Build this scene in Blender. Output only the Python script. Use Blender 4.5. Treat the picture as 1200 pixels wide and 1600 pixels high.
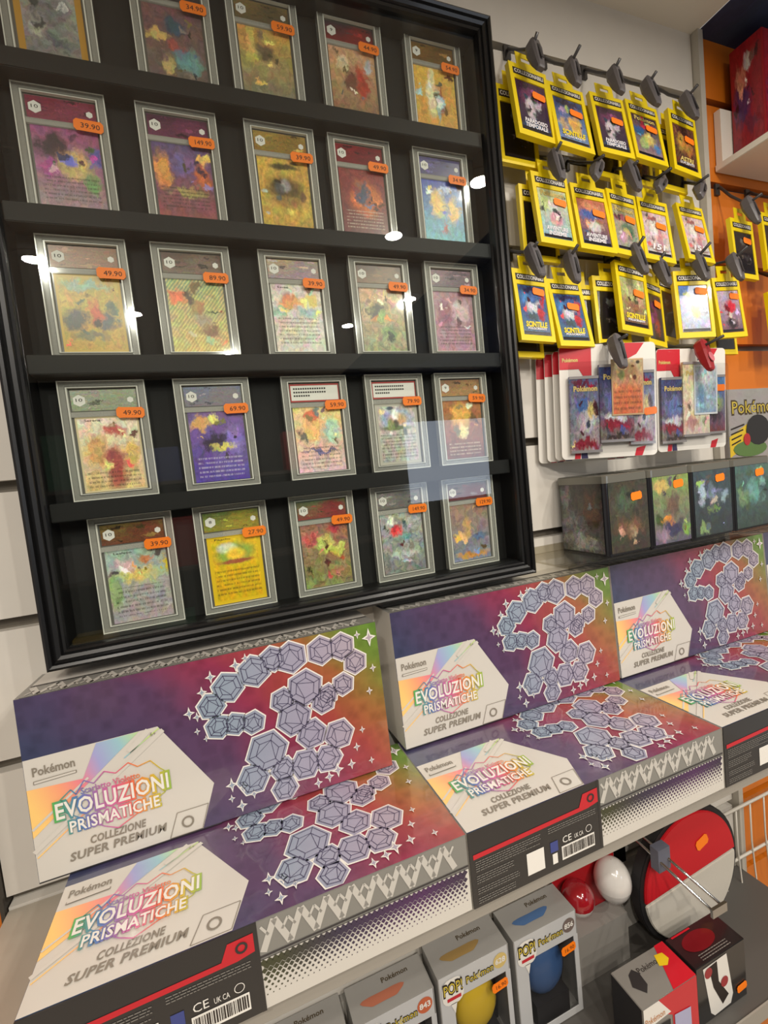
import bpy, bmesh, math, random
from mathutils import Vector, Matrix
for o in list(bpy.data.objects): bpy.data.objects.remove(o)
S = bpy.context.scene
COL = S.collection
# ------------------------------------------------------------------ camera
cam_d = bpy.data.cameras.new('camera'); cam = bpy.data.objects.new('camera', cam_d); COL.objects.link(cam)
RX = Vector((0.931514, -0.348367, -0.104507)); RY = Vector((-0.122143, -0.028984, -0.992089)); RZ = Vector((0.342582, 0.93691, -0.06955))
cm = Matrix((( RX.x, -RY.x, -RZ.x), (RX.y, -RY.y, -RZ.y), (RX.z, -RY.z, -RZ.z))).to_4x4()
cm.translation = (0.12648, -0.59655, -0.10133)
cam.matrix_world = cm
cam_d.sensor_fit = 'VERTICAL'; cam_d.sensor_height = 36; cam_d.sensor_width = 27; cam_d.lens = 720/1600*36; cam_d.clip_start = .01
S.camera = cam
# ------------------------------------------------------------------ world, lamps, exposure
w = bpy.data.worlds.new('world'); S.world = w; w.use_nodes = True
w.node_tree.nodes['Background'].inputs[0].default_value = (1.0, .95, .88, 1); w.node_tree.nodes['Background'].inputs[1].default_value = .30
S.view_settings.view_transform = 'Standard'; S.view_settings.look = 'None'; S.view_settings.gamma = 1; S.view_settings.use_curve_mapping = False
S.view_settings.exposure = 0.42
CEIL = .65
LAMPS = [(.872, -.504), (.743, -.787), (.998, -1.246), (.821, -1.575), (-.069, -1.485), (-.276, -1.076), (.30, -2.0), (1.6, -1.0)]
LAMP_W = [2.0, 2.4, 7, 8.5, 8.5, 7, 11, 5]
for i, (x, y) in enumerate(LAMPS):
    l = bpy.data.lights.new('downlight_bulb', 'AREA'); l.shape = 'DISK'; l.size = .05; l.energy = LAMP_W[i]; l.color = (1, .93, .83)
    o = bpy.data.objects.new('downlight_bulb', l); COL.objects.link(o); o.location = (x, y, CEIL-.012)

# ------------------------------------------------------------------ helpers
def lin(c):
    f = lambda v: (v/255/12.92) if v/255 <= .04045 else ((v/255+.055)/1.055)**2.4
    return (f(c[0]), f(c[1]), f(c[2]), 1)
MATS = {}
def newmat(name):
    m = bpy.data.materials.new(name); m.use_nodes = True
    return m, m.node_tree, m.node_tree.nodes['Principled BSDF']
def N(t, typ, **kw):
    n = t.nodes.new(typ)
    for k, v in kw.items(): setattr(n, k, v)
    return n
def mat(name, rgb, rough=.5, metal=0, coat=0, alpha=1, spec=.5, noise=0, nscale=60, bump=0, emit=0):
    if name in MATS: return MATS[name]
    m, t, b = newmat(name); L = t.links.new
    b.inputs['Roughness'].default_value = rough; b.inputs['Metallic'].default_value = metal
    b.inputs['Coat Weight'].default_value = coat; b.inputs['Coat Roughness'].default_value = .08
    b.inputs['Alpha'].default_value = alpha; b.inputs['Specular IOR Level'].default_value = spec
    c = lin(rgb); b.inputs['Base Color'].default_value = c
    if emit: b.inputs['Emission Color'].default_value = c; b.inputs['Emission Strength'].default_value = emit
    if noise or bump:
        tc = N(t, 'ShaderNodeTexCoord'); nz = N(t, 'ShaderNodeTexNoise'); nz.inputs['Scale'].default_value = nscale; nz.inputs['Detail'].default_value = 4
        L(tc.outputs['Object'], nz.inputs['Vector'])
        if noise:
            mr = N(t, 'ShaderNodeMapRange'); mr.inputs[3].default_value = 1-noise; mr.inputs[4].default_value = 1+noise
            L(nz.outputs[0], mr.inputs[0])
            vm = N(t, 'ShaderNodeVectorMath', operation='SCALE'); vm.inputs[0].default_value = c[:3]
            L(mr.outputs[0], vm.inputs['Scale']); L(vm.outputs[0], b.inputs['Base Color'])
        if bump:
            bp = N(t, 'ShaderNodeBump'); bp.inputs['Strength'].default_value = bump; bp.inputs['Distance'].default_value = .001
            L(nz.outputs[0], bp.inputs['Height']); L(bp.outputs[0], b.inputs['Normal'])
    MATS[name] = m
    return m
def ramp_mat(name, stops, expr, rough=.35, coat=.4, pattern=0, pscale=60):
    """colour ramp over a linear function of the generated object coordinates; expr=(ax,ay,az,offset)"""
    m, t, b = newmat(name); L = t.links.new
    tc = N(t, 'ShaderNodeTexCoord')
    dp = N(t, 'ShaderNodeVectorMath', operation='DOT_PRODUCT'); dp.inputs[1].default_value = expr[:3]
    L(tc.outputs['Object'], dp.inputs[0])
    ad = N(t, 'ShaderNodeMath', operation='ADD'); ad.inputs[1].default_value = expr[3]; L(dp.outputs['Value'], ad.inputs[0])
    nz = N(t, 'ShaderNodeTexNoise'); nz.inputs['Scale'].default_value = 14; L(tc.outputs['Object'], nz.inputs[0])
    mm = N(t, 'ShaderNodeMath', operation='MULTIPLY_ADD'); mm.inputs[1].default_value = .16; L(nz.outputs[0], mm.inputs[0]); L(ad.outputs[0], mm.inputs[2])
    sb = N(t, 'ShaderNodeMath', operation='SUBTRACT'); sb.inputs[1].default_value = .08; L(mm.outputs[0], sb.inputs[0])
    cr = N(t, 'ShaderNodeValToRGB'); el = cr.color_ramp.elements
    while len(el) < len(stops): el.new(.5)
    for e, (p, c) in zip(el, stops): e.position = p; e.color = lin(c)
    L(sb.outputs[0], cr.inputs[0]); out = cr.outputs[0]
    if pattern:
        vo = N(t, 'ShaderNodeTexVoronoi', feature='F1', distance='CHEBYCHEV'); vo.inputs['Scale'].default_value = pscale; L(tc.outputs['Object'], vo.inputs['Vector'])
        mr = N(t, 'ShaderNodeMapRange'); mr.inputs[2].default_value = .6; mr.inputs[3].default_value = 1-pattern; mr.inputs[4].default_value = 1+pattern; L(vo.outputs['Distance'], mr.inputs[0])
        sc = N(t, 'ShaderNodeVectorMath', operation='SCALE'); L(out, sc.inputs[0]); L(mr.outputs[0], sc.inputs['Scale']); out = sc.outputs[0]
    L(out, b.inputs['Base Color']); b.inputs['Roughness'].default_value = rough
    b.inputs['Coat Weight'].default_value = coat; b.inputs['Coat Roughness'].default_value = .06
    return m
def art_mat(name, top, bot, blobs, seed=0, border=None, text=None, detail=.35, warp=.30, rough=.3, coat=.5, textcol=(50, 45, 42), streak=None, stretch=1, gain=1.0, extra=None):
    """abstract printed picture: gradient, soft warped colour patches, speckle, optional frame line and lines of fine print, over the quad's UV"""
    m, t, b = newmat(name); L = t.links.new
    if extra is None: extra = 8 if detail >= .3 and len(blobs) > 1 else 0
    if extra:
        rr = random.Random(seed*17+5); pal = [top, bot]+[q[4] for q in blobs]; blobs = list(blobs)
        for k in range(extra):
            c0 = rr.choice(pal); f = rr.choice((.45, .6, 1.25, 1.4)); rx = rr.uniform(.03, .10)
            blobs.append((rr.uniform(.08, .92), rr.uniform(.12 if not text else text[1], .95), rx, rx*rr.uniform(.3, 1.2), tuple(min(250, int(v*f)) for v in c0)))
    uv = N(t, 'ShaderNodeUVMap')
    ns = N(t, 'ShaderNodeVectorMath', operation='MULTIPLY'); ns.inputs[1].default_value = (stretch, 1, 1); L(uv.outputs[0], ns.inputs[0])
    nz = N(t, 'ShaderNodeTexNoise', noise_dimensions='4D'); nz.inputs['W'].default_value = seed*3.7; nz.inputs['Scale'].default_value = 5; nz.inputs['Detail'].default_value = 8; nz.inputs['Roughness'].default_value = .68
    L(ns.outputs[0], nz.inputs['Vector'])
    s0 = N(t, 'ShaderNodeVectorMath', operation='SUBTRACT'); s0.inputs[1].default_value = (.5, .5, .5); L(nz.outputs['Color'], s0.inputs[0])
    s1 = N(t, 'ShaderNodeVectorMath', operation='MULTIPLY_ADD'); s1.inputs[1].default_value = (warp*2, warp*1.5, 0); L(s0.outputs[0], s1.inputs[0]); L(uv.outputs[0], s1.inputs[2])
    W = s1.outputs[0]
    sx = N(t, 'ShaderNodeSeparateXYZ'); L(W, sx.inputs[0])
    su = N(t, 'ShaderNodeSeparateXYZ'); L(uv.outputs[0], su.inputs[0])
    mx = N(t, 'ShaderNodeMix', data_type='RGBA'); L(sx.outputs[1], mx.inputs[0]); mx.inputs[6].default_value = lin(bot); mx.inputs[7].default_value = lin(top)
    out = mx.outputs[2]
    if streak:
        wv = N(t, 'ShaderNodeTexWave'); wv.inputs['Scale'].default_value = streak[1]; wv.inputs['Distortion'].default_value = 1.5
        rt = N(t, 'ShaderNodeVectorRotate', rotation_type='Z_AXIS'); rt.inputs['Angle'].default_value = streak[2]; L(uv.outputs[0], rt.inputs[0]); L(rt.outputs[0], wv.inputs[0])
        k = N(t, 'ShaderNodeMath', operation='MULTIPLY'); k.inputs[1].default_value = .7; L(wv.outputs['Fac'], k.inputs[0])
        mx = N(t, 'ShaderNodeMix', data_type='RGBA'); L(k.outputs[0], mx.inputs[0]); L(out, mx.inputs[6]); mx.inputs[7].default_value = lin(streak[0]); out = mx.outputs[2]
    for (cx, cy, rx, ry, c) in blobs:
        a = N(t, 'ShaderNodeVectorMath', operation='SUBTRACT'); a.inputs[1].default_value = (cx, cy, 0); L(W, a.inputs[0])
        s = N(t, 'ShaderNodeVectorMath', operation='MULTIPLY'); s.inputs[1].default_value = (1/rx, 1/ry, 0); L(a.outputs[0], s.inputs[0])
        l = N(t, 'ShaderNodeVectorMath', operation='LENGTH'); L(s.outputs[0], l.inputs[0])
        r = N(t, 'ShaderNodeMapRange', interpolation_type='SMOOTHSTEP'); r.inputs[1].default_value = .5; r.inputs[2].default_value = 1.25; r.inputs[3].default_value = .95; r.inputs[4].default_value = 0; L(l.outputs['Value'], r.inputs[0])
        mx = N(t, 'ShaderNodeMix', data_type='RGBA'); L(r.outputs[0], mx.inputs[0]); L(out, mx.inputs[6]); mx.inputs[7].default_value = lin(c); out = mx.outputs[2]
    # speckle
    n2 = N(t, 'ShaderNodeTexNoise', noise_dimensions='4D'); n2.inputs['W'].default_value = seed*1.3+9; n2.inputs['Scale'].default_value = 17; n2.inputs['Detail'].default_value = 5; n2.inputs['Roughness'].default_value = .65
    w2 = N(t, 'ShaderNodeVectorMath', operation='MULTIPLY'); w2.inputs[1].default_value = (stretch, 1, 1); L(W, w2.inputs[0]); L(w2.outputs[0], n2.inputs['Vector'])
    r2 = N(t, 'ShaderNodeMapRange'); r2.inputs[1].default_value = .3; r2.inputs[2].default_value = .7; r2.inputs[3].default_value = gain*(1-detail*1.3); r2.inputs[4].default_value = gain*(1+detail); L(n2.outputs[0], r2.inputs[0])
    sc = N(t, 'ShaderNodeVectorMath', operation='SCALE'); L(out, sc.inputs[0]); L(r2.outputs[0], sc.inputs['Scale']); out = sc.outputs[0]
    n4 = N(t, 'ShaderNodeTexNoise', noise_dimensions='4D'); n4.inputs['W'].default_value = seed*2.1+4; n4.inputs['Scale'].default_value = 8; n4.inputs['Detail'].default_value = 4; L(w2.outputs[0], n4.inputs['Vector'])
    cs = N(t, 'ShaderNodeVectorMath', operation='MULTIPLY_ADD'); kk = detail*3.2; cs.inputs[1].default_value = (kk, kk, kk); cs.inputs[2].default_value = (1-kk/2,)*3; L(n4.outputs['Color'], cs.inputs[0])
    cmx = N(t, 'ShaderNodeVectorMath', operation='MAXIMUM'); cmx.inputs[1].default_value = (.25, .25, .25); L(cs.outputs[0], cmx.inputs[0])
    cp = N(t, 'ShaderNodeVectorMath', operation='MULTIPLY'); L(out, cp.inputs[0]); L(cmx.outputs[0], cp.inputs[1]); out = cp.outputs[0]
    def rect(v0, v1, u0=.08, u1=.92):
        fs = []
        for sock, lo, hi in ((su.outputs[1], v0, v1), (su.outputs[0], u0, u1)):
            g = N(t, 'ShaderNodeMath', operation='GREATER_THAN'); g.inputs[1].default_value = lo; L(sock, g.inputs[0])
            h = N(t, 'ShaderNodeMath', operation='LESS_THAN'); h.inputs[1].default_value = hi; L(sock, h.inputs[0])
            p = N(t, 'ShaderNodeMath', operation='MULTIPLY'); L(g.outputs[0], p.inputs[0]); L(h.outputs[0], p.inputs[1]); fs.append(p)
        p = N(t, 'ShaderNodeMath', operation='MULTIPLY'); L(fs[0].outputs[0], p.inputs[0]); L(fs[1].outputs[0], p.inputs[1])
        return p.outputs[0]
    if text:
        v0, v1, n = text
        mk = rect(v0, v1)
        fr = N(t, 'ShaderNodeMath', operation='MULTIPLY'); fr.inputs[1].default_value = n/(v1-v0); L(su.outputs[1], fr.inputs[0])
        pp = N(t, 'ShaderNodeMath', operation='FRACT'); L(fr.outputs[0], pp.inputs[0])
        lt = N(t, 'ShaderNodeMath', operation='LESS_THAN'); lt.inputs[1].default_value = .42; L(pp.outputs[0], lt.inputs[0])
        mp = N(t, 'ShaderNodeMapping'); mp.inputs['Scale'].default_value = (60, n*1.0/(v1-v0)*.55, 1); L(uv.outputs[0], mp.inputs[0])
        n3 = N(t, 'ShaderNodeTexNoise'); n3.inputs['Scale'].default_value = 1; n3.inputs['Detail'].default_value = 1; L(mp.outputs[0], n3.inputs[0])
        gt = N(t, 'ShaderNodeMath', operation='GREATER_THAN'); gt.inputs[1].default_value = .46; L(n3.outputs[0], gt.inputs[0])
        a = N(t, 'ShaderNodeMath', operation='MULTIPLY'); L(lt.outputs[0], a.inputs[0]); L(gt.outputs[0], a.inputs[1])
        c = N(t, 'ShaderNodeMath', operation='MULTIPLY'); L(a.outputs[0], c.inputs[0]); L(mk, c.inputs[1])
        d = N(t, 'ShaderNodeMath', operation='MULTIPLY'); d.inputs[1].default_value = .5; L(c.outputs[0], d.inputs[0])
        mx = N(t, 'ShaderNodeMix', data_type='RGBA'); L(d.outputs[0], mx.inputs[0]); L(out, mx.inputs[6]); mx.inputs[7].default_value = lin(textcol); out = mx.outputs[2]
    if border:
        bc, bw = border
        mk = rect(bw*.72, 1-bw*.72, bw, 1-bw)
        mx = N(t, 'ShaderNodeMix', data_type='RGBA'); L(mk, mx.inputs[0]); mx.inputs[6].default_value = lin(bc); L(out, mx.inputs[7]); out = mx.outputs[2]
    L(out, b.inputs['Base Color']); b.inputs['Roughness'].default_value = rough
    b.inputs['Coat Weight'].default_value = coat; b.inputs['Coat Roughness'].default_value = .05
    MATS[name] = m
    return m
def glass_mat(name, tint=(255, 255, 255), ior=1.45, rough=0.0, extra=0.0):
    m = bpy.data.materials.new(name); m.use_nodes = True; t = m.node_tree; L = t.links.new
    for n in list(t.nodes): t.nodes.remove(n)
    o = N(t, 'ShaderNodeOutputMaterial'); tr = N(t, 'ShaderNodeBsdfTransparent'); tr.inputs[0].default_value = lin(tint)
    gl = N(t, 'ShaderNodeBsdfGlossy'); gl.inputs['Roughness'].default_value = rough
    fr = N(t, 'ShaderNodeFresnel'); fr.inputs[0].default_value = ior
    ad = N(t, 'ShaderNodeMath', operation='ADD'); ad.inputs[1].default_value = extra; L(fr.outputs[0], ad.inputs[0])
    mx = N(t, 'ShaderNodeMixShader'); ge = N(t, 'ShaderNodeNewGeometry'); iv = N(t, 'ShaderNodeMath', operation='SUBTRACT'); iv.inputs[0].default_value = 1; L(ge.outputs['Backfacing'], iv.inputs[1])
    ml = N(t, 'ShaderNodeMath', operation='MULTIPLY'); L(ad.outputs[0], ml.inputs[0]); L(iv.outputs[0], ml.inputs[1])
    L(ml.outputs[0], mx.inputs[0]); L(tr.outputs[0], mx.inputs[1]); L(gl.outputs[0], mx.inputs[2]); L(mx.outputs[0], o.inputs[0])
    MATS[name] = m
    return m

def link(name, me, m=None, parent=None, loc=None, rot=None):
    o = bpy.data.objects.new(name, me); COL.objects.link(o)
    if m is not None and me is not None:
        ms = m if isinstance(m, (list, tuple)) else [m]
        if len(me.materials) == 0:
            for k in ms: me.materials.append(k)
    if parent: o.parent = parent
    if loc is not None: o.location = loc
    if rot is not None: o.rotation_euler = rot
    return o
def tag(o, label=None, cat=None, group=None, kind=None):
    if label: o['label'] = label
    if cat: o['category'] = cat
    if group: o['group'] = group
    if kind: o['kind'] = kind
    return o
def empty(name, label, cat, loc=(0, 0, 0), rot=(0, 0, 0), group=None):
    o = bpy.data.objects.new(name, None); COL.objects.link(o); o.location = loc; o.rotation_euler = rot; o.empty_display_size = .02
    return tag(o, label, cat, group)
def copy_tree(o, parent=None):
    c = o.copy(); COL.objects.link(c); c.parent = parent
    for ch in list(o.children): copy_tree(ch, c)
    return c
class MB:
    """collects shapes into one mesh"""
    def __init__(s): s.v = []; s.f = []; s.mi = []; s.uv = {}
    def add(s, vs, fs, mi=0):
        b = len(s.v); s.v += [tuple(v) for v in vs]
        for f in fs: s.f.append([b+i for i in f]); s.mi.append(mi)
    def box(s, x0, x1, y0, y1, z0, z1, mi=0):
        s.add([(x, y, z) for x in (x0, x1) for y in (y0, y1) for z in (z0, z1)], [(0, 1, 3, 2), (4, 6, 7, 5), (0, 4, 5, 1), (2, 3, 7, 6), (0, 2, 6, 4), (1, 5, 7, 3)], mi)
    def prism(s, pts, fn, mi=0):
        """pts 2-D outline, fn(p,k) -> 3-D for k=0/1"""
        n = len(pts); a = [fn(p, 0) for p in pts]; b = [fn(p, 1) for p in pts]
        s.add(a+b, [list(range(n))[::-1], list(range(n, 2*n))]+[[i, (i+1) % n, n+(i+1) % n, n+i] for i in range(n)], mi)
    def loft(s, rings, cap=True, mi=0):
        n = len(rings[0]); vs = [p for r in rings for p in r]; fs = []
        for k in range(len(rings)-1):
            for i in range(n): fs.append([k*n+i, k*n+(i+1) % n, (k+1)*n+(i+1) % n, (k+1)*n+i])
        if cap: fs.append(list(range(n))[::-1]); fs.append([(len(rings)-1)*n+i for i in range(n)])
        s.add(vs, fs, mi)
    def tube(s, path, r, n=8, mi=0):
        P = [Vector(p) for p in path]; rings = []
        for i, p in enumerate(P):
            d = (P[min(i+1, len(P)-1)]-P[max(i-1, 0)]).normalized()
            a = d.orthogonal().normalized() if i == 0 else (a-d*a.dot(d)).normalized()
            b2 = d.cross(a); rr = r[i] if isinstance(r, (list, tuple)) else r
            rings.append([tuple(p+a*math.cos(2*math.pi*k/n)*rr+b2*math.sin(2*math.pi*k/n)*rr) for k in range(n)])
        s.loft(rings, True, mi)
    def mesh(s, name, smooth=False):
        me = bpy.data.meshes.new(name); me.from_pydata(s.v, [], s.f)
        for p, i in zip(me.polygons, s.mi): p.material_index = i; p.use_smooth = smooth
        bm = bmesh.new(); bm.from_mesh(me); bmesh.ops.recalc_face_normals(bm, faces=bm.faces); bm.to_mesh(me); bm.free()
        return me
    def build(s, name, m, parent=None, smooth=False, bevel=0, loc=None, rot=None, label=None):
        me = s.mesh(name, smooth)
        for k in (m if isinstance(m, (list, tuple)) else [m]): me.materials.append(k)
        if bevel:
            bm = bmesh.new(); bm.from_mesh(me)
            bmesh.ops.bevel(bm, geom=[e for e in bm.edges if len(e.link_faces) == 2 and e.calc_face_angle(0) > .5], offset=bevel, segments=2, affect='EDGES', clamp_overlap=True)
            bm.to_mesh(me); bm.free()
        o = link(name, me, None, parent, loc, rot)
        if label: o['label'] = label
        return o
def boxpart(name, d, m, parent=None, bevel=0, label=None):
    b = MB(); b.box(*d); return b.build(name, m, parent, bevel=bevel, label=label)
class Face:
    """a plane to print on: origin, unit right, unit up; normal = right x up (towards the reader)"""
    def __init__(s, o, r, u): s.o = Vector(o); s.r = Vector(r); s.u = Vector(u); s.n = s.r.cross(s.u)
    def __call__(s, a, b, h=0): return s.o+s.r*a+s.u*b+s.n*h
FRONT = Face((0, 0, 0), (1, 0, 0), (0, 0, 1))
def quad(name, face, x0, x1, z0, z1, h, m, parent, label=None):
    me = bpy.data.meshes.new(name); me.from_pydata([face(x0, z0, h), face(x1, z0, h), face(x1, z1, h), face(x0, z1, h)], [], [(0, 1, 2, 3)])
    uv = me.uv_layers.new(name='UVMap')
    for i, c in enumerate(((0, 0), (1, 0), (1, 1), (0, 1))): uv.data[i].uv = c
    me.materials.append(m); o = link(name, me, None, parent)
    if label: o['label'] = label
    return o
def slabquad(name, face, x0, x1, z0, z1, h0, h1, m, parent, label=None):
    """like quad but with real thickness h0..h1"""
    me = bpy.data.meshes.new(name)
    vs = [face(a, b, h) for h in (h1, h0) for a, b in ((x0, z0), (x1, z0), (x1, z1), (x0, z1))]
    me.from_pydata(vs, [], [(0, 1, 2, 3), (7, 6, 5, 4), (0, 4, 5, 1), (1, 5, 6, 2), (2, 6, 7, 3), (3, 7, 4, 0)])
    uv = me.uv_layers.new(name='UVMap'); cs = ((0, 0), (1, 0), (1, 1), (0, 1))
    for p in me.polygons:
        for li in p.loop_indices: uv.data[li].uv = cs[me.loops[li].vertex_index % 4]
    me.materials.append(m); o = link(name, me, None, parent)
    if label: o['label'] = label
    return o
def polys(name, face, pl, h, m, parent, label=None):
    """flat print: list of 2-D polygons (optionally (poly, material index, extra height))"""
    me = bpy.data.meshes.new(name); vs = []; fs = []; mi = []
    for e in pl:
        p, k, dh = e if (isinstance(e, tuple) and len(e) == 3 and isinstance(e[0], list)) else (e, 0, 0)
        b = len(vs); vs += [face(a, c, h+dh) for a, c in p]; fs.append(list(range(b, b+len(p)))); mi.append(k)
    me.from_pydata(vs, [], fs)
    for p, i in zip(me.polygons, mi): p.material_index = i
    for k in (m if isinstance(m, (list, tuple)) else [m]): me.materials.append(k)
    o = link(name, me, None, parent)
    if label: o['label'] = label
    return o
TXT = {}
def text2d(s, size, shear=0, offset=0, spacing=1.0, bold=0):
    key = (s, shear, round(offset/size, 3), spacing)
    if key not in TXT:
        c = bpy.data.curves.new('t', 'FONT'); c.body = s; c.size = 1; c.shear = shear; c.offset = offset/size; c.space_character = spacing; c.resolution_u = 2
        c.align_x = 'LEFT'; c.fill_mode = 'FRONT'
        o = bpy.data.objects.new('t', c); COL.objects.link(o)
        dg = bpy.context.evaluated_depsgraph_get(); me = bpy.data.meshes.new_from_object(o.evaluated_get(dg))
        TXT[key] = ([(v.co.x, v.co.y) for v in me.vertices], [list(p.vertices) for p in me.polygons])
        bpy.data.objects.remove(o); bpy.data.meshes.remove(me); bpy.data.curves.remove(c)
    return TXT[key]
def text(name, s, face, x0, x1, zb, zh, h, m, parent, shear=0, offset=0, spacing=1.0, slope=0, label=None):
    """flat lettering stretched to x0..x1, baseline zb, cap height zh"""
    vs, fs = text2d(s, 1, shear, offset, spacing)
    if not vs: return None
    a0 = min(v[0] for v in vs); a1 = max(v[0] for v in vs); k = (x1-x0)/(a1-a0); kz = zh/.7
    me = bpy.data.meshes.new(name)
    me.from_pydata([face(x0+(v[0]-a0)*k, zb+v[1]*kz+slope*(v[0]-a0)*k, h) for v in vs], [], fs)
    me.materials.append(m); o = link(name, me, None, parent)
    if label: o['label'] = label
    return o
rnd = random.Random(7)

# ------------------------------------------------------------------ common materials
M_white = mat('wall_laminate', (210, 205, 196), .45, noise=.04, nscale=25, bump=.02)
M_groove = mat('groove_aluminium', (112, 106, 96), .4, metal=.3)
M_orange = mat('orange_laminate', (205, 112, 22), .45, noise=.06, nscale=20)
M_black = mat('black_frame_wood', (13, 13, 14), .34, coat=.15, spec=.4)
M_felt = mat('black_case_lining', (8, 8, 8), .8, noise=.12, nscale=200)
M_shelfblk = mat('black_shelf_bar', (20, 20, 20), .55, spec=.3)
M_sticker = mat('orange_price_paper', (255, 128, 10), .5)
M_ink = mat('black_ink', (35, 25, 20), .6)
M_whiteprint = mat('white_print', (228, 224, 216), .4, coat=.3)
M_chrome = mat('chrome', (200, 200, 198), .15, metal=1)
M_clip = mat('grey_clip_plastic', (92, 88, 90), .4)
M_yellow = mat('yellow_carton', (236, 208, 8), .4, coat=.2)
M_case = mat('slab_inner_plastic', (104, 102, 97), .3, coat=.5)
M_rim = mat('clear_slab_rim', (216, 214, 206), .10, coat=1, alpha=.36)
M_rail = mat('slab_edge_highlight', (240, 238, 230), .15, coat=1, alpha=.85)  # slab ridges; the near-white colour paints in the highlights along the bevels
M_glass = glass_mat('case_glass', (250, 252, 250), 1.52, 0, .045)
M_film = glass_mat('clear_plastic_film', (245, 245, 245), 1.3, .05)
M_acryl = glass_mat('acrylic_sheet', (238, 236, 230), 1.45, .05, .0)
M_shelfw = mat('shelf_white_melamine', (176, 168, 154), .4, noise=.03)

# ------------------------------------------------------------------ the setting
GROOVES = [.54, .389, .2375, .085, -.065, -.2175, -.375, -.53, -.682, -.834, -.986, -1.138, -1.29]
def slatwall(name, x0, x1, m, ztop, parent_label=None):
    root = boxpart(name, (x0, x1, .040, .06, -1.55, ztop), M_groove); tag(root, kind='structure')
    edges = [ztop]+GROOVES+[-1.55]; cache = {}
    for a, b in zip(edges[:-1], edges[1:]):
        hi = a-(.0065 if a != ztop else 0); lo = b+(.0065 if b != -1.55 else 0)
        h = round(hi-lo, 3)
        if h not in cache:
            mb = MB(); mb.box(x0+.0005, x1-.0005, .025, .0398, -h, 0); me = mb.mesh('slat_board'); me.materials.append(m); cache[h] = me
        link('slat_board', cache[h], None, root, (0, 0, hi))
    return root
slatwall('wall_back', -.145, 1.046, M_white, CEIL)
slatwall('wall_right', 1.060, 2.4, M_orange, CEIL)
slatwall('wall_left', -1.4, -.150, M_orange, CEIL)
tag(boxpart('trim_1', (1.047, 1.0595, .012, .06, -1.55, CEIL), mat('panel_edge_trim', (182, 176, 164), .4)), kind='structure')
tag(boxpart('trim_2', (-.1495, -.1455, .018, .06, -1.55, CEIL), mat('dark_edge_trim', (60, 55, 48), .5)), kind='structure')
tag(boxpart('ceiling', (-1.4, 1.053, -2.6, .06, CEIL, CEIL+.03), mat('ceiling_paint', (214, 208, 196), .7, noise=.03, nscale=8)), kind='structure')
mnv = art_mat('navy_ceiling_print', (48, 58, 96), (40, 50, 84), [(.3, .8, .12, .1, (70, 50, 60)), (.7, .5, .1, .2, (36, 50, 90))], 3, detail=.3, coat=0, rough=.7)
c2 = quad('ceiling', Face((1.054, .06, CEIL), (1, 0, 0), (0, -1, 0)), 0, 1.346, 0, 2.66, 0, mnv, None); tag(c2, kind='structure')
tag(boxpart('floor', (-1.4, 2.4, -2.6, .06, -1.58, -1.55), mat('floor_tile', (176, 166, 150), .5, noise=.1)), kind='structure')
tag(boxpart('wall_front', (-1.4, 2.4, -2.66, -2.6, -1.55, CEIL), mat('dark_shop_wall', (34, 32, 33), .8)), kind='structure')
# ------------------------------------------------------------------ framed display case
case = empty('display_case', 'large black framed glass display case holding graded cards on the wall', 'display case', (.254, -.02, -.264))
def at_root(o, root):
    o.location = Vector(o.location)-root.location; o.parent = root; return o
XL, XR, ZB, ZT = -.0564, .5644, -.264, .5176
prof = [(0, .024), (0, -.030), (.002, -.034), (.006, -.0355), (.010, -.034), (.0115, -.0315), (.0135, -.0325), (.018, -.0345), (.023, -.0325), (.0245, -.0295), (.0265, -.030), (.0295, -.028), (.031, -.024), (.031, .024)]
def rail(a, b, ina, inb):
    mb = MB(); r0 = []; r1 = []
    for (t, y) in [(q*.66, yy) for q, yy in prof]:
        r0.append((a[0]+ina[0]*t, y, a[1]+ina[1]*t)); r1.append((b[0]+inb[0]*t, y, b[1]+inb[1]*t))
    mb.loft([r0, r1]); return at_root(mb.build('frame_rail', M_black), case)
rail((XL, ZB), (XR, ZB), (1, 1), (-1, 1)); rail((XL, ZT), (XR, ZT), (1, -1), (-1, -1))
rail((XL, ZB), (XL, ZT), (1, 1), (1, -1)); rail((XR, ZB), (XR, ZT), (-1, 1), (-1, -1))
at_root(boxpart('back_panel', (XL+.0195, XR-.0195, .010, .024, ZB+.0195, ZT-.0195), M_felt), case)
SHELF = [.371, .219, .065, -.0905]
for z in SHELF: at_root(boxpart('shelf', (XL+.0208, XR-.0208, -.018, .0099, z-.020, z), M_shelfblk, bevel=.0008), case)
at_root(boxpart('shelf', (XL+.0208, XR-.0208, -.018, .0099, ZB+.0206, -.2425), M_shelfblk), case)
at_root(boxpart('glass_pane', (XL+.0195, XR-.0195, -.0215, -.0195, ZB+.0195, ZT-.0195), M_glass), case)
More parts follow.
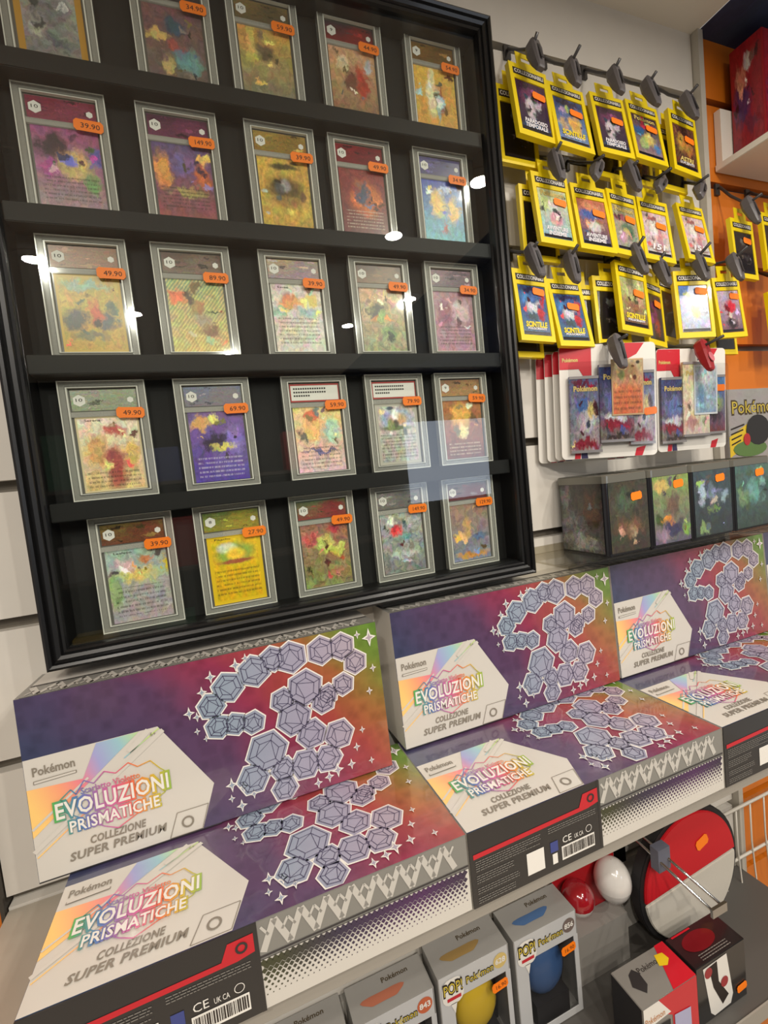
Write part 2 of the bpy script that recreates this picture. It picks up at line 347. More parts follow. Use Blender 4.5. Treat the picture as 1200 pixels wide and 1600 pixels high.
# ------------------------------------------------------------------ graded cards
SW, SH = .086, .132
mbc = MB(); mbc.box(.001, SW-.001, .004, .0085, .001, SH-.001); me_case = mbc.mesh('case'); me_case.materials.append(M_case)
def ringbars(mb, x0, x1, z0, z1, t, tt, y0, y1):
    mb.box(x0, x0+t, y0, y1, z0, z1); mb.box(x1-t, x1, y0, y1, z0, z1); mb.box(x0+t, x1-t, y0, y1, z0, z0+tt); mb.box(x0+t, x1-t, y0, y1, z1-tt, z1)
mbr = MB(); ringbars(mbr, 0, SW, 0, SH, .0068, .006, .0, .0088); mbr.box(.007, SW-.007, .001, .0039, SH-.0395, SH-.034); me_rim = mbr.mesh('rim'); me_rim.materials.append(M_rim)
mbl = MB(); ringbars(mbl, 0, SW, 0, SH, .0011, .0011, -.0006, .0002); ringbars(mbl, .0074, SW-.0074, .0068, SH-.0068, .0016, .0009, -.0004, .0035); me_rail = mbl.mesh('edge_ridge'); me_rail.materials.append(M_rail)
def tag_outline(w_, h_):
    a, b = w_/2, h_/2; c = h_*.22
    return [(-a, -b*.55), (-a+c, -b), (-a+2*c, -b*.95), (a-2*c, -b*.95), (a-c, -b), (a, -b*.55), (a, b*.55), (a-c, b), (a-2*c, b*.95), (-a+2*c, b*.95), (-a+c, b), (-a, b*.55)]
def price_tag(parent, price, face, cx, cz, w_, h_, h, ang=0):
    ca, sa = math.cos(ang), math.sin(ang)
    f2 = Face(face(cx, cz, h), face.r*ca+face.u*sa, face.u*ca-face.r*sa)
    mb = MB(); mb.prism(tag_outline(w_, h_), lambda p, k: f2(p[0], p[1], .0004*k)); s = mb.build('price_sticker', M_sticker, parent)
    if price: text('price_lettering', price, f2, -w_*.26, w_*.38, -h_*.22, h_*.42, .0006, M_ink, s)
    return s
# (price, x_left, roll, label strip colours, art)
G = (200, 200, 195)
CARDS = {
 (1,1): (None, -.016, 0, ((150,130,80),(120,100,60)), 'gold framed grey swirl', dict(top=(168,165,160), bot=(122,122,118), blobs=[(.5,.6,.3,.25,(120,120,122)),(.3,.4,.15,.12,(180,180,172)),(.6,.25,.2,.08,(98,98,108))], border=((196,146,58),.1))),
 (1,2): ('34.90', .1075, 0, ((90,80,75),(70,60,60)), 'dark mauve art with teal patches', dict(top=(120,84,88), bot=(112,100,92), blobs=[(.5,.78,.2,.13,(60,82,104)),(.7,.32,.26,.16,(112,160,160)),(.2,.6,.22,.06,(208,186,104)),(.35,.2,.1,.15,(196,176,116)),(.5,.5,.12,.1,(160,84,80))])),
 (1,3): ('59.90', .2118, 0, ((150,125,80),(110,95,70)), 'gold and moss art with a brown mound', dict(top=(206,166,86), bot=(118,122,104), blobs=[(.5,.66,.2,.16,(104,92,72)),(.45,.45,.3,.1,(168,150,104)),(.2,.75,.1,.3,(214,188,104))])),
 (1,4): ('44.90', .3245, 0, ((70,60,70),(140,50,50)), 'orange art crossed by a red wedge', dict(top=(206,164,122), bot=(140,110,86), blobs=[(.68,.5,.16,.3,(176,58,46)),(.45,.5,.14,.2,(112,68,60)),(.28,.78,.16,.1,(224,204,170)),(.85,.8,.12,.1,(180,190,200))])),
 (1,5): ('54.90', .4457, 0, ((150,110,60),(120,90,50)), 'plain golden art with a pale streak', dict(top=(222,178,84), bot=(210,160,76), blobs=[(.4,.65,.13,.4,(246,232,190)),(.62,.5,.05,.24,(160,62,60)),(.55,.4,.06,.3,(150,190,190))])),
 (2,1): ('39.90', -.0175, 0, ((130,40,66),(140,60,84)), 'magenta art with a black patch and yellow oval', dict(top=(156,84,126), bot=(156,128,136), blobs=[(.28,.76,.26,.17,(56,44,50)),(.6,.55,.26,.2,(214,188,118)),(.82,.34,.14,.13,(120,156,96)),(.2,.5,.17,.12,(176,70,146)),(.9,.68,.1,.15,(82,92,170))], text=(.08,.4,6))),
 (2,2): ('149.90', .0985, 0, ((86,50,70),(120,60,90)), 'violet art with orange flanks', dict(top=(102,84,124), bot=(146,84,84), blobs=[(.14,.64,.16,.26,(226,156,84)),(.82,.6,.16,.2,(206,112,70)),(.5,.74,.26,.15,(124,104,156)),(.55,.36,.3,.08,(168,156,100))], text=(.12,.42,6))),
 (2,3): ('39.90', .2165, 0, ((180,150,80),(150,120,60)), 'yellow art with a brown armchair-like shape', dict(top=(204,172,84), bot=(198,164,80), blobs=[(.5,.56,.4,.2,(88,74,50)),(.5,.62,.12,.1,(156,156,156)),(.5,.38,.3,.1,(160,122,74)),(.5,.88,.34,.05,(74,64,44))], warp=.1)),
 (2,4): ('49.90', .3210, 0, ((140,34,44),(120,30,40)), 'dark red art with an orange glow', dict(top=(136,62,62), bot=(110,62,62), blobs=[(.55,.55,.36,.28,(206,116,64)),(.5,.62,.16,.17,(70,92,112))], text=(.08,.38,6), textcol=(220,200,180))),
 (2,5): ('34.90', .4415, 0, ((96,90,140),(80,76,120)), 'blue art with golden flares', dict(top=(72,82,172), bot=(114,178,188), blobs=[(.36,.62,.22,.25,(238,198,104)),(.72,.5,.14,.22,(230,184,90)),(.52,.24,.1,.1,(180,96,80)),(.6,.85,.2,.06,(190,200,230))])),
 (3,1): ('49.90', -.0165, 0, ((140,90,60),(150,110,80)), 'gold art with red core and slate wings', dict(top=(188,162,76), bot=(190,158,66), blobs=[(.5,.86,.4,.07,(140,172,154)),(.25,.42,.2,.16,(72,78,86)),(.78,.4,.14,.14,(80,86,98)),(.58,.5,.14,.14,(198,84,60)),(.5,.2,.3,.08,(120,116,90))], border=((206,172,70),.04))),
 (3,2): ('89.90', .0945, 0, ((96,70,60),(130,110,96)), 'green and yellow striped art', dict(top=(124,150,116), bot=(196,164,92), blobs=[(.5,.6,.15,.1,(174,138,90)),(.57,.46,.17,.1,(160,148,126)),(.7,.3,.2,.09,(134,92,66)),(.15,.76,.14,.1,(240,112,70)),(.35,.75,.08,.16,(90,70,62))], streak=((226,212,134),7,.8))),
 (3,3): ('39.90', .2148, 0, ((200,176,140),(170,150,160)), 'pale art with orange patch above print', dict(top=(214,204,200), bot=(218,210,196), blobs=[(.38,.74,.28,.12,(232,158,96)),(.82,.78,.14,.12,(226,206,116)),(.15,.6,.14,.1,(140,190,160)),(.7,.6,.2,.1,(160,196,190))], text=(.1,.52,7))),
 (3,4): ('49.90', .3315, 0, ((90,60,50),(130,100,70)), 'busy green and brown art with a dark blot', dict(top=(186,150,120), bot=(150,152,112), blobs=[(.36,.6,.2,.14,(58,60,60)),(.5,.5,.26,.05,(228,146,64)),(.62,.86,.3,.08,(220,190,140)),(.6,.3,.2,.1,(116,140,80))], detail=.5)),
 (3,5): ('34.90', .4430, 0, ((150,120,130),(120,100,110)), 'dusty pink art', dict(top=(164,124,134), bot=(180,140,154), blobs=[(.66,.68,.26,.17,(214,190,194)),(.25,.6,.2,.28,(150,98,118))], text=(.08,.42,6))),
 (4,1): ('49.90', -.0168, 0, ((176,178,160),(160,168,140)), 'cream and amber art with a tall crimson patch', dict(top=(236,222,200), bot=(220,188,130), blobs=[(.28,.55,.22,.22,(214,166,104)),(.82,.5,.15,.26,(222,184,104)),(.55,.32,.2,.32,(166,72,72)),(.6,.82,.18,.08,(186,74,74))], text=(.06,.3,4), border=((222,206,166),.03))),
 (4,2): ('69.90', .0990, 0, ((110,120,150),(130,120,130)), 'purple art with a yellow slash', dict(top=(118,86,148), bot=(84,66,160), blobs=[(.2,.84,.2,.1,(220,168,96)),(.8,.6,.2,.2,(138,118,200)),(.45,.58,.22,.12,(42,32,54)),(.56,.5,.27,.05,(212,202,96))], text=(.06,.38,5), textcol=(220,210,240))),
 (4,3): ('59.90', .2245, 0, ((210,206,196),(196,188,178)), 'rainbow pastel art under a red-edged white label', dict(top=(234,210,138), bot=(222,186,196), blobs=[(.36,.68,.26,.2,(242,196,126)),(.78,.6,.2,.22,(176,218,196)),(.36,.86,.18,.07,(228,116,84)),(.5,.3,.4,.03,(96,104,150))], text=(.06,.42,6))),
 (4,4): ('79.90', .3365, 0, ((210,206,196),(196,188,178)), 'grey card with blue picture box under red-edged label', dict(top=(196,190,178), bot=(176,172,162), blobs=[(.5,.76,.42,.17,(152,174,208)),(.52,.74,.26,.12,(214,174,128)),(.5,.6,.42,.04,(112,122,82))], text=(.08,.5,8), border=((190,186,174),.06), warp=.05)),
 (4,5): ('59.90', .4415, 0, ((150,110,80),(180,140,90)), 'brown art with a golden burst', dict(top=(176,116,72), bot=(112,62,52), blobs=[(.45,.74,.3,.22,(232,178,86)),(.45,.48,.12,.14,(242,218,160))], text=(.06,.3,4), textcol=(230,210,180))),
 (5,1): ('39.90', -.0075, 0, ((130,110,60),(120,70,50)), 'pale green art with yellow patch and print', dict(top=(160,182,170), bot=(176,160,166), blobs=[(.5,.64,.36,.13,(222,202,116)),(.28,.8,.2,.08,(224,186,196)),(.66,.86,.13,.07,(196,124,84)),(.96,.72,.06,.12,(226,186,40)),(.1,.4,.12,.3,(150,176,120))], text=(.08,.48,6))),
 (5,2): ('27.90', .1015, 0, ((110,130,70),(160,150,60)), 'bright yellow bordered card', dict(top=(228,192,44), bot=(216,176,32), blobs=[(.5,.74,.4,.17,(120,162,76)),(.35,.82,.2,.08,(214,220,196)),(.5,.72,.2,.11,(246,206,64)),(.5,.61,.36,.035,(160,84,62))], text=(.1,.5,6), border=((238,200,44),.07), warp=.08, detail=.25)),
 (5,3): ('49.90', .2160, 0, ((110,120,80),(150,60,60)), 'red and green art with pale yellow rounds', dict(top=(160,104,92), bot=(140,142,92), blobs=[(.2,.76,.22,.14,(196,92,92)),(.7,.87,.2,.08,(176,70,72)),(.48,.64,.2,.15,(206,216,108)),(.77,.56,.14,.1,(198,198,96)),(.85,.42,.08,.06,(170,80,60))], detail=.5)),
 (5,4): ('149.90', .3270, 0, ((150,146,140),(120,116,112)), 'grey art with a red round and teal patch', dict(top=(170,168,166), bot=(128,136,128), blobs=[(.32,.72,.16,.12,(232,60,66)),(.6,.6,.2,.1,(112,156,168)),(.5,.3,.35,.08,(190,190,188))], detail=.5)),
 (5,5): ('129.90', .4370, 0, ((120,110,110),(110,50,50)), 'brown and blue-grey art above an orange strip', dict(top=(156,124,104), bot=(120,132,152), blobs=[(.4,.6,.12,.2,(200,160,108)),(.72,.4,.2,.1,(90,112,146)),(.5,.1,.42,.06,(208,146,66))])),
}
ROWW = ['top', 'second', 'third', 'fourth', 'bottom']; COLW = ['leftmost', 'second from left', 'middle', 'second from right', 'rightmost']
M_badge = mat('grade_badge_paper', (232, 230, 224), .5)
M_labelw = mat('red_label_edge', (170, 50, 46), .5)
hexa = lambda cx, cy, r, s=0: [(cx+r*math.cos(math.pi/3*k+s), cy+r*math.sin(math.pi/3*k+s)) for k in range(6)]
def slab(key):
    r, c = key; price, x, roll, lab, desc, a = CARDS[key]
    z = (SHELF+[-.2335])[r-1]+.0003
    if r == 5: z = -.2423
    t = empty('graded_card', ('graded card priced %s, %s, %s row' % (price, desc, ROWW[r-1])) if price else 'graded card cut by the picture edge, %s, %s row' % (desc, ROWW[r-1]), 'trading card', (x, .0, z), group='graded cards in the display case')
    hh = SH if r < 5 else SH-.0145+.0
    link('case', me_case, None, t); link('rim', me_rim, None, t); link('edge_ridge', me_rail, None, t)
    am = art_mat('card_art_%d%d' % key, seed=r*10+c, gain=1.22, **a)
    lm_ = art_mat('label_art_%d%d' % key, lab[0], lab[1], [(.7, .5, .3, .6, lab[1])], seed=r*7+c+50, detail=.5, coat=.3, stretch=3, extra=6)
    cx0 = (SW-.063)/2
    cd = slabquad('card', FRONT, cx0, cx0+.063, .0085, .0945-.002, -.004, -.0034, am, t)
    ls = slabquad('label_strip', FRONT, .0105, SW-.0105, SH-.0325, SH-.0095, -.004, -.0034, M_badge if (r, c) in ((4, 3), (4, 4)) else lm_, t)
    if (r, c) in ((4, 3), (4, 4)):
        polys('label_border', FRONT, [[(.0105, SH-.0325), (SW-.0105, SH-.0325), (SW-.0105, SH-.0305), (.0105, SH-.0305)], [(.0105, SH-.0115), (SW-.0105, SH-.0115), (SW-.0105, SH-.0095), (.0105, SH-.0095)], [(.0105, SH-.0305), (.0118, SH-.0305), (.0118, SH-.0115), (.0105, SH-.0115)], [(SW-.0118, SH-.0305), (SW-.0105, SH-.0305), (SW-.0105, SH-.0115), (SW-.0118, SH-.0115)]], -.0032, M_labelw, ls)
        for k in range(3):
            polys('label_print', FRONT, [[(.015+j*.0031, SH-.0165-k*.0045), (.0172+j*.0031, SH-.0165-k*.0045), (.0172+j*.0031, SH-.0145-k*.0045), (.015+j*.0031, SH-.0145-k*.0045)] for j in range(14 if k < 2 else 7)], -.0032, M_ink, ls)
    else:
        polys('grade_badge', FRONT, [hexa(.0185, SH-.021, .0066, math.pi/6), hexa(SW-.017, SH-.0215, .0035, math.pi/6)], -.0032, M_badge, ls)
        g = {(5, 2): '8', (1, 5): '9', (1, 4): '9', (4, 5): '9'}.get(key, '10')
        text('grade_lettering', g, FRONT, .0185-.0016*len(g), .0185+.0016*len(g), SH-.0222, .0036, -.0030, M_ink, ls)
    nm = {(5, 2): ('Pikachu', ''), (5, 1): ('Leafeon', '270'), (4, 1): ('Serena', ''), (3, 1): ('', '220'), (3, 3): ('Eevee', '300'), (3, 2): ('', '50'), (4, 3): ('', '300')}.get(key)
    if nm:
        if nm[0]: text('name_lettering', nm[0], FRONT, cx0+.009, cx0+.009+.0026*len(nm[0]), .0875, .0026, -.0031, M_ink, cd)
        if nm[1]: text('points_lettering', nm[1], FRONT, cx0+.047, cx0+.047+.0027*len(nm[1]), .0873, .0032, -.0031, M_ink, cd)
    if price: price_tag(t, price, FRONT, SW-.0185+rnd.uniform(-.001, .001), SH-.0375+rnd.uniform(-.0015, .0015), .0285, .0125, .0012, rnd.uniform(-.06, .02))
    return t
for k in CARDS: slab(k)

# ------------------------------------------------------------------ big collection boxes
BW, BH, BD = .37, .1805, .0795
rain = [(0, (40, 64, 92)), (.2, (58, 62, 90)), (.45, (84, 58, 88)), (.61, (132, 48, 74)), (.72, (150, 62, 58)), (.81, (150, 92, 54)), (.92, (104, 126, 52)), (1, (88, 126, 50))]
M_rain = ramp_mat('rainbow_foil_print', rain, (1/.37/1.35, 0, .35/.1805/1.35, 0), .30, .9, .16, 80)
M_boxgrey = mat('grey_patterned_side', (128, 126, 120), .45, coat=.4)
M_boxwhite = mat('white_coated_board', (204, 199, 190), .35, coat=.4, noise=.02, nscale=8)
M_panel_rain = ramp_mat('pastel_rainbow_print', [(0, (244, 200, 120)), (.25, (240, 160, 120)), (.42, (228, 130, 140)), (.6, (160, 160, 206)), (.8, (150, 190, 200)), (1, (190, 214, 130))], (8.5, 0, 3.5, -.28), .35, .4)
M_title_rain = ramp_mat('title_rainbow_outline', [(0, (90, 170, 90)), (.2, (86, 120, 180)), (.45, (206, 96, 150)), (.62, (226, 110, 70)), (.8, (206, 176, 60)), (1, (120, 180, 80))], (9.2, 0, 0, -.2), .35, .4)
M_gtext = mat('warm_grey_lettering', (132, 124, 112), .45, coat=.3)
M_lav = ramp_mat('silver_lavender_print', [(0, (140, 154, 170)), (.5, (158, 152, 172)), (1, (176, 160, 168))], (5, 0, 0, -.9), .3, .5)
M_line = mat('indigo_line_print', (62, 56, 86), .4, coat=.3)
M_blackboard = mat('black_sleeve_board', (40, 38, 38), .4, coat=.4)
M_red = mat('red_stripe_print', (190, 26, 40), .4, coat=.3)
M_finep = mat('grey_fine_print', (120, 116, 110), .5)
M_dkline = mat('lid_gap', (58, 54, 54), .6)
M_half = ramp_mat('halftone_ink', [(0, (60, 62, 40)), (.3, (52, 44, 66)), (.7, (76, 40, 84)), (1, (50, 44, 60))], (5, 0, 0, -.9), .4, .3)
def star(cx, cy, r):
    out = []
    for k in range(8):
        rr = r if k % 2 == 0 else r*.36; a = math.pi/2+k*math.pi/4
        out.append((cx+rr*.8*math.cos(a), cy+rr*math.sin(a)))
    return out
def grow(p, d):
    cx = sum(a for a, b in p)/len(p); cy = sum(b for a, b in p)/len(p)
    out = []
    for a, b in p:
        l = math.hypot(a-cx, b-cy) or 1; out.append((a+(a-cx)/l*d, b+(b-cy)/l*d))
    return out
def strip(a, b, t):
    dx, dy = b[0]-a[0], b[1]-a[1]; l = math.hypot(dx, dy) or 1; nx, ny = -dy/l*t/2, dx/l*t/2
    return [(a[0]+nx, a[1]+ny), (a[0]-nx, a[1]-ny), (b[0]-nx, b[1]-ny), (b[0]+nx, b[1]+ny)]
def outline(p, t): return [strip(p[i], p[(i+1) % len(p)], t) for i in range(len(p))]
def clip_poly(p, zmin=.0008):
    return [(a, max(b, zmin)) for a, b in p]
def make_box():
    t = empty('collection_box', '', 'box')
    mb = MB(); mb.box(0, BW, 0, BD, 0, BH)
    body = mb.build('carton', [M_rain, M_boxgrey, M_boxwhite], t)
    for p in body.data.polygons:
        n = p.normal
        p.material_index = 0 if n.y < -.9 else (1 if abs(n.z) > .9 else 2)
    F = FRONT; h = .0004
    # white board sleeve wrapped round the left part of the box
    wp = [(.0004, .0004), (.1494, .0004), (.1657, .0449), (.1188, .1211), (.0004, .1205)]
    sl = polys('white_panel', F, [wp], h, M_boxwhite, t)
    polys('rainbow_print', F, [[(.0006, .0915), (.0475, .0887), (.0625, .1203), (.1010, .1208), (.0006, .0440)]], h*2, M_panel_rain, sl)
    polys('light_streak', F, [strip((.0, .030), (.1235, .1165), .0045), strip((.001, .052), (.052, .0885), .0022), strip((.09, .103), (.110, .120), .006)], h*3, M_boxwhite, sl)
    for q in (strip((.002, .0245), (.050, .058), .0012), strip((.085, .098), (.120, .1195), .0012)): polys('pale_streak', F, [q], h*3, M_panel_rain, sl)
    text('brand_lettering', 'Pokémon', F, .0070, .0425, .1035, .0085, h*3, M_gtext, sl, offset=.02)
    polys('brand_underline', F, [[(.0068, .0955), (.0430, .0965), (.0432, .0995), (.0070, .0988)]], h*3, M_gtext, sl)
    polys('brand_underline_gap', F, [[(.0076, .0961), (.0424, .0971), (.0426, .0990), (.0077, .0982)]], h*4, M_boxwhite, sl)
    # mountain-like crest behind the title
    crest = [(.030, .060), (.026, .074), (.036, .0815), (.040, .0755), (.048, .087), (.056, .0815), (.066, .0905), (.076, .0855), (.088, .0925), (.096, .086), (.108, .0885), (.116, .078), (.122, .072), (.118, .052), (.085, .036), (.072, .030), (.060, .036)]
    polys('crest_outline', F, [[(x, z) for x, z in outline_p] for outline_p in outline(crest, .0011)], h*4, M_title_rain, sl)
    text('series_lettering', 'Scarlatto Violetto', F, .0440, .0970, .0745, .0062, h*5, M_title_rain, sl, offset=.012)
    text('title_outline', 'EVOLUZIONI', F, .0195, .1245, .0555, .0170, h*5, M_title_rain, sl, offset=.085, spacing=1.06)
    text('title_lettering', 'EVOLUZIONI', F, .0215, .1225, .0562, .0155, h*6, M_whiteprint, sl, offset=.02, spacing=1.06)
    text('title_outline', 'PRISMATICHE', F, .0300, .1135, .0395, .0122, h*5, M_title_rain, sl, offset=.075, spacing=1.06)
    text('title_lettering', 'PRISMATICHE', F, .0315, .1120, .0402, .0108, h*6, M_whiteprint, sl, offset=.02, spacing=1.06)
    text('name_lettering', 'COLLEZIONE', F, .0465, .0970, .0225, .0075, h*3, M_gtext, sl, shear=.2, offset=.03, spacing=1.08)
    text('name_lettering', 'SUPER PREMIUM', F, .0275, .1155, .0112, .0080, h*3, M_gtext, sl, shear=.2, offset=.03, spacing=1.08)
    polys('corner_badge', F, outline([(.1170, .0012), (.1264, .0257), (.1575, .0257), (.1490, .0012)], .0007), h*3, M_gtext, sl)
    ring = [[(.1355+.0062*math.cos(a), .0132+.0062*math.sin(a)), (.1355+.0042*math.cos(a), .0132+.0042*math.sin(a)), (.1355+.0042*math.cos(a+.4), .0132+.0042*math.sin(a+.4)), (.1355+.0062*math.cos(a+.4), .0132+.0062*math.sin(a+.4))] for a in [k*math.pi/8 for k in range(16)]]
    polys('badge_ring', F, ring, h*3, M_gtext, sl)
    text('age_lettering', '6+', F, .1110, .1165, .1130, .0042, h*3, M_gtext, sl)
    # crystal garland print
    hx = [(.1732, .1282, .0125), (.1922, .1442, .0150), (.1773, .1042, .0115), (.195, .1022, .0105), (.2218, .1553, .0160), (.243, .1640, .0125), (.2638, .1610, .0165), (.2992, .1610, .0150), (.3240, .1600, .0145), (.3386, .138, .0125), (.3206, .1152, .0115), (.3007, .1079, .0105), (.2139, .0987, .0110)]
    rg = random.Random(12); body_g = []
    for k in range(4000):
        a, b = rg.uniform(.19, .335), rg.uniform(.006, .135)
        ins = ((a-.268)/.030)**2+((b-.102)/.030)**2 < 1 or ((a-.262)/.058)**2+((b-.044)/.036)**2 < 1
        r_ = rg.uniform(.0120, .0215)
        if ins and all(math.hypot(a-c[0], b-c[1]) > (r_+c[2])*.80 for c in body_g) and b-r_ > .001: body_g.append((a, b, r_))
    pl = []; ln = []; hx = sorted(body_g, key=lambda q: -q[1])+hx
    gems = [hexa(a, b, r, .35+i) for i, (a, b, r) in enumerate(hx)]
    for p in gems: pl.append((clip_poly(grow(p, .0042)), 1, 0))
    for p in gems: pl.append((clip_poly(grow(p, .0026)), 0, h*.4))
    for i, p in enumerate(gems): pl.append((clip_poly(p), 0, h*.8+i*.00001))
    cr = polys('crystal_print', F, pl, h*2, [M_lav, M_whiteprint], t)
    for i, ((a, b, r), p) in enumerate(zip(hx, gems)):
        q = hexa(a, b, r*.6, .35+i); ln += outline(grow(p, -.0006), .0007)+outline(q, .0006)+[strip(p[k], q[k], .0006) for k in range(6)]
        ln += [strip(q[0], q[2], .0005), strip(q[2], q[4], .0005)]
    polys('facet_line', F, [clip_poly(q) for q in ln], h*4, M_line, cr)
    st = [(.176, .1597, .0055), (.1655, .1454, .0050), (.1504, .1262, .0055), (.1576, .1205, .0042), (.1638, .0949, .0028), (.2029, .1665, .0062), (.3595, .1637, .0085), (.3599, .1257, .0040), (.3277, .0364, .0042), (.3189, .0181, .0050), (.1833, .0371, .0062), (.1953, .0312, .0050), (.205, .0201, .0045), (.191, .0113, .0055), (.1815, .0223, .0035), (.3016, .0164, .0070), (.2906, .0117, .0055), (.2769, .0085, .0050), (.352, .099, .004), (.345, .170, .004), (.214, .172, .004), (.344, .015, .0035), (.337, .055, .0035), (.156, .105, .003)]
    for a, b, r in st: polys('sparkle', F, [(star(a, b, r*1.35), 1, 0), (star(a, b, r*.75), 0, h)], h*3, [M_lav, M_whiteprint], t)
    # bottom side (faces the shopper when the box lies flat): s runs away from the front fold
    for side, B in (('b', Face((0, 0, -.0), (1, 0, 0), (0, -1, 0))), ('t', Face((0, 0, BH), (1, 0, 0), (0, 1, 0)))):
        g = lambda a, s: (a, -s) if side == 'b' else (a, s)
        x0 = .168 if side == 'b' else .004
        polys('zigzag_ground', B, [[g(x0, .0005), g(BW-.0005, .0005), g(BW-.0005, .031), g(x0, .031)][::(1 if side == 't' else -1)]], h, M_boxgrey, t)
        zz_ = []; a = x0+.003; pt = .0230
        while a+pt < BW-.001:
            zz_ += [strip(g(a, .0285), g(a+pt/2, .0030), .0058), strip(g(a+pt/2, .0030), g(a+pt, .0285), .0058)]
            zz_ += [strip(g(a, .0060), g(a+pt*.25, .0150), .0022), strip(g(a+pt*.75, .0150), g(a+pt, .0060), .0022)]
            a += pt
        polys('zigzag_print', B, zz_, h*2, mat('zigzag_silver_print', (190, 186, 178), .35, coat=.4), t)
        polys('lid_gap', B, [[g(x0, .0312), g(BW-.0005, .0312), g(BW-.0005, .0330), g(x0, .0330)], [g(x0, .0345), g(BW-.0005, .0345), g(BW-.0005, .0351), g(x0, .0351)]], h*2, M_dkline, t)
        polys('white_band', B, [[g(x0, .0355), g(BW-.0005, .0355), g(BW-.0005, BD-.0005), g(x0, BD-.0005)]], h, M_boxwhite, t)
        dm = []; nrow = 9; pitch = .0050
        for r_ in range(nrow):
            s = .0380+r_*pitch*.72; sz = .0033*(1-r_/(nrow+1.0))
            a = x0+.002+(pitch*.5 if r_ % 2 else 0)
            while a < BW-.003:
                dm.append([g(a-sz, s), g(a, s-sz), g(a+sz, s), g(a, s+sz)]); a += pitch
        if side == 'b':
            polys('halftone_print', B, dm, h*2, M_half, t)
            bs = boxpart('sleeve', (0, .168, 0, BD, -.0012, 0), M_blackboard, t)
            S2 = Face((0, 0, -.0012), (1, 0, 0), (0, -1, 0))
            polys('sleeve_edge', S2, [[(.1645, -BD), (.168, -BD), (.168, 0), (.1645, 0)]], h*.5, M_blackboard, bs)
            polys('red_stripe', S2, [[(.004, -.0235), (.138, -.0215), (.144, -.0080), (.1645, -.0072), (.1645, -.0235), (.150, -.0260), (.004, -.0285)]], h, M_red, bs)
            polys('badge_ring', S2, [[(.1545+.005*math.cos(q), -.0155+.005*math.sin(q)), (.1545+.003*math.cos(q), -.0155+.003*math.sin(q)), (.1545+.003*math.cos(q+.4), -.0155+.003*math.sin(q+.4)), (.1545+.005*math.cos(q+.4), -.0155+.005*math.sin(q+.4))] for q in [k*math.pi/8 for k in range(16)]], h*2, M_blackboard, bs)
            fp = []; rr = random.Random(3)
            def block(xa, xb, sa, n, dz):
                for i in range(n):
                    xe = xb-(rr.random()*.25*(xb-xa) if i % 4 == 3 else 0)
                    a_ = xa
                    while a_ < xe-.001:
                        l_ = rr.uniform(.0015, .005); fp.append([(a_, -sa-i*dz-.0009), (min(a_+l_, xe), -sa-i*dz-.0009), (min(a_+l_, xe), -sa-i*dz), (a_, -sa-i*dz)]); a_ += l_+.0008
            block(.006, .085, .0315, 5, .0024); block(.006, .050, .0465, 4, .0024); block(.006, .056, .0600, 3, .0024); block(.006, .050, .0700, 3, .0024); block(.095, .160, .0300, 3, .0024)
            polys('fine_print', S2, fp, h, M_finep, bs)
            polys('blank_label', S2, [[(.0660, -.0710), (.0880, -.0710), (.0880, -.0470), (.0660, -.0470)], [(.0985, -.0715), (.1050, -.0715), (.1050, -.0600), (.0985, -.0600)], [(.1110, -.0715), (.1560, -.0715), (.1560, -.0560), (.1110, -.0560)]], h, M_whiteprint, bs)
            polys('blue_emblem', S2, [[(.0965, -.0580), (.1065, -.0580), (.1065, -.0465), (.0965, -.0465)]], h, mat('blue_emblem_print', (60, 70, 130), .4), bs)
            bars = []; a_ = .1125
            while a_ < .1545:
                w_ = rr.choice((.0004, .0008, .0012)); bars.append([(a_, -.0690), (a_+w_, -.0690), (a_+w_, -.0575), (a_, -.0575)]); a_ += w_+rr.choice((.0005, .0009))
            polys('barcode', S2, bars, h*2, M_ink, bs)
            text('mark_lettering', 'CE', S2, .1130, .1250, -.0530, .0075, h, M_whiteprint, bs)
            text('mark_lettering', 'UK CA', S2, .1290, .1410, -.0530, .0050, h, M_whiteprint, bs)
            polys('age_mark', S2, [[(.1490+.0042*math.cos(q), -.0490+.0042*math.sin(q)), (.1490+.0036*math.cos(q), -.0490+.0036*math.sin(q)), (.1490+.0036*math.cos(q+.4), -.0490+.0036*math.sin(q+.4)), (.1490+.0042*math.cos(q+.4), -.0490+.0042*math.sin(q+.4))] for q in [k*math.pi/8 for k in range(16)]], h, M_whiteprint, bs)
        else:
            pass
    # print on the narrow left side
    return t
proto = make_box()
SHZ = -.538
lean = math.radians(-2.64)
stand = [(-.0757, -.072, 'upright rainbow box with crystal print standing directly under the display case left side'),
         (.3215, -.0515, 'upright rainbow box with crystal print, second from the left in the standing row'),
         (.6975, -.0490, 'upright rainbow box with crystal print standing in front of the tins'),
         (1.0745, -.047, 'upright rainbow box at the right edge, mostly out of view')]
lie = [(-.0514, 'flat-lying rainbow box at the left, black back panel towards the shopper'),
       (.3200, 'flat-lying rainbow box in the middle of the front row'),
       (.6920, 'flat-lying rainbow box at the right of the front row')]
first = True
for x, y, lb in stand:
    o = proto if first else copy_tree(proto); first = False
    o.location = (x, y, SHZ+BD+.0040); o.rotation_euler = (lean, 0, 0); tag(o, lb, 'box', 'rainbow collection boxes on the shelf')
for x, lb in lie:
    o = copy_tree(proto); o.location = (x, -.2067+.0, SHZ+BD+.0006); o.rotation_euler = (-math.pi/2, 0, 0); tag(o, lb, 'box', 'rainbow collection boxes on the shelf')
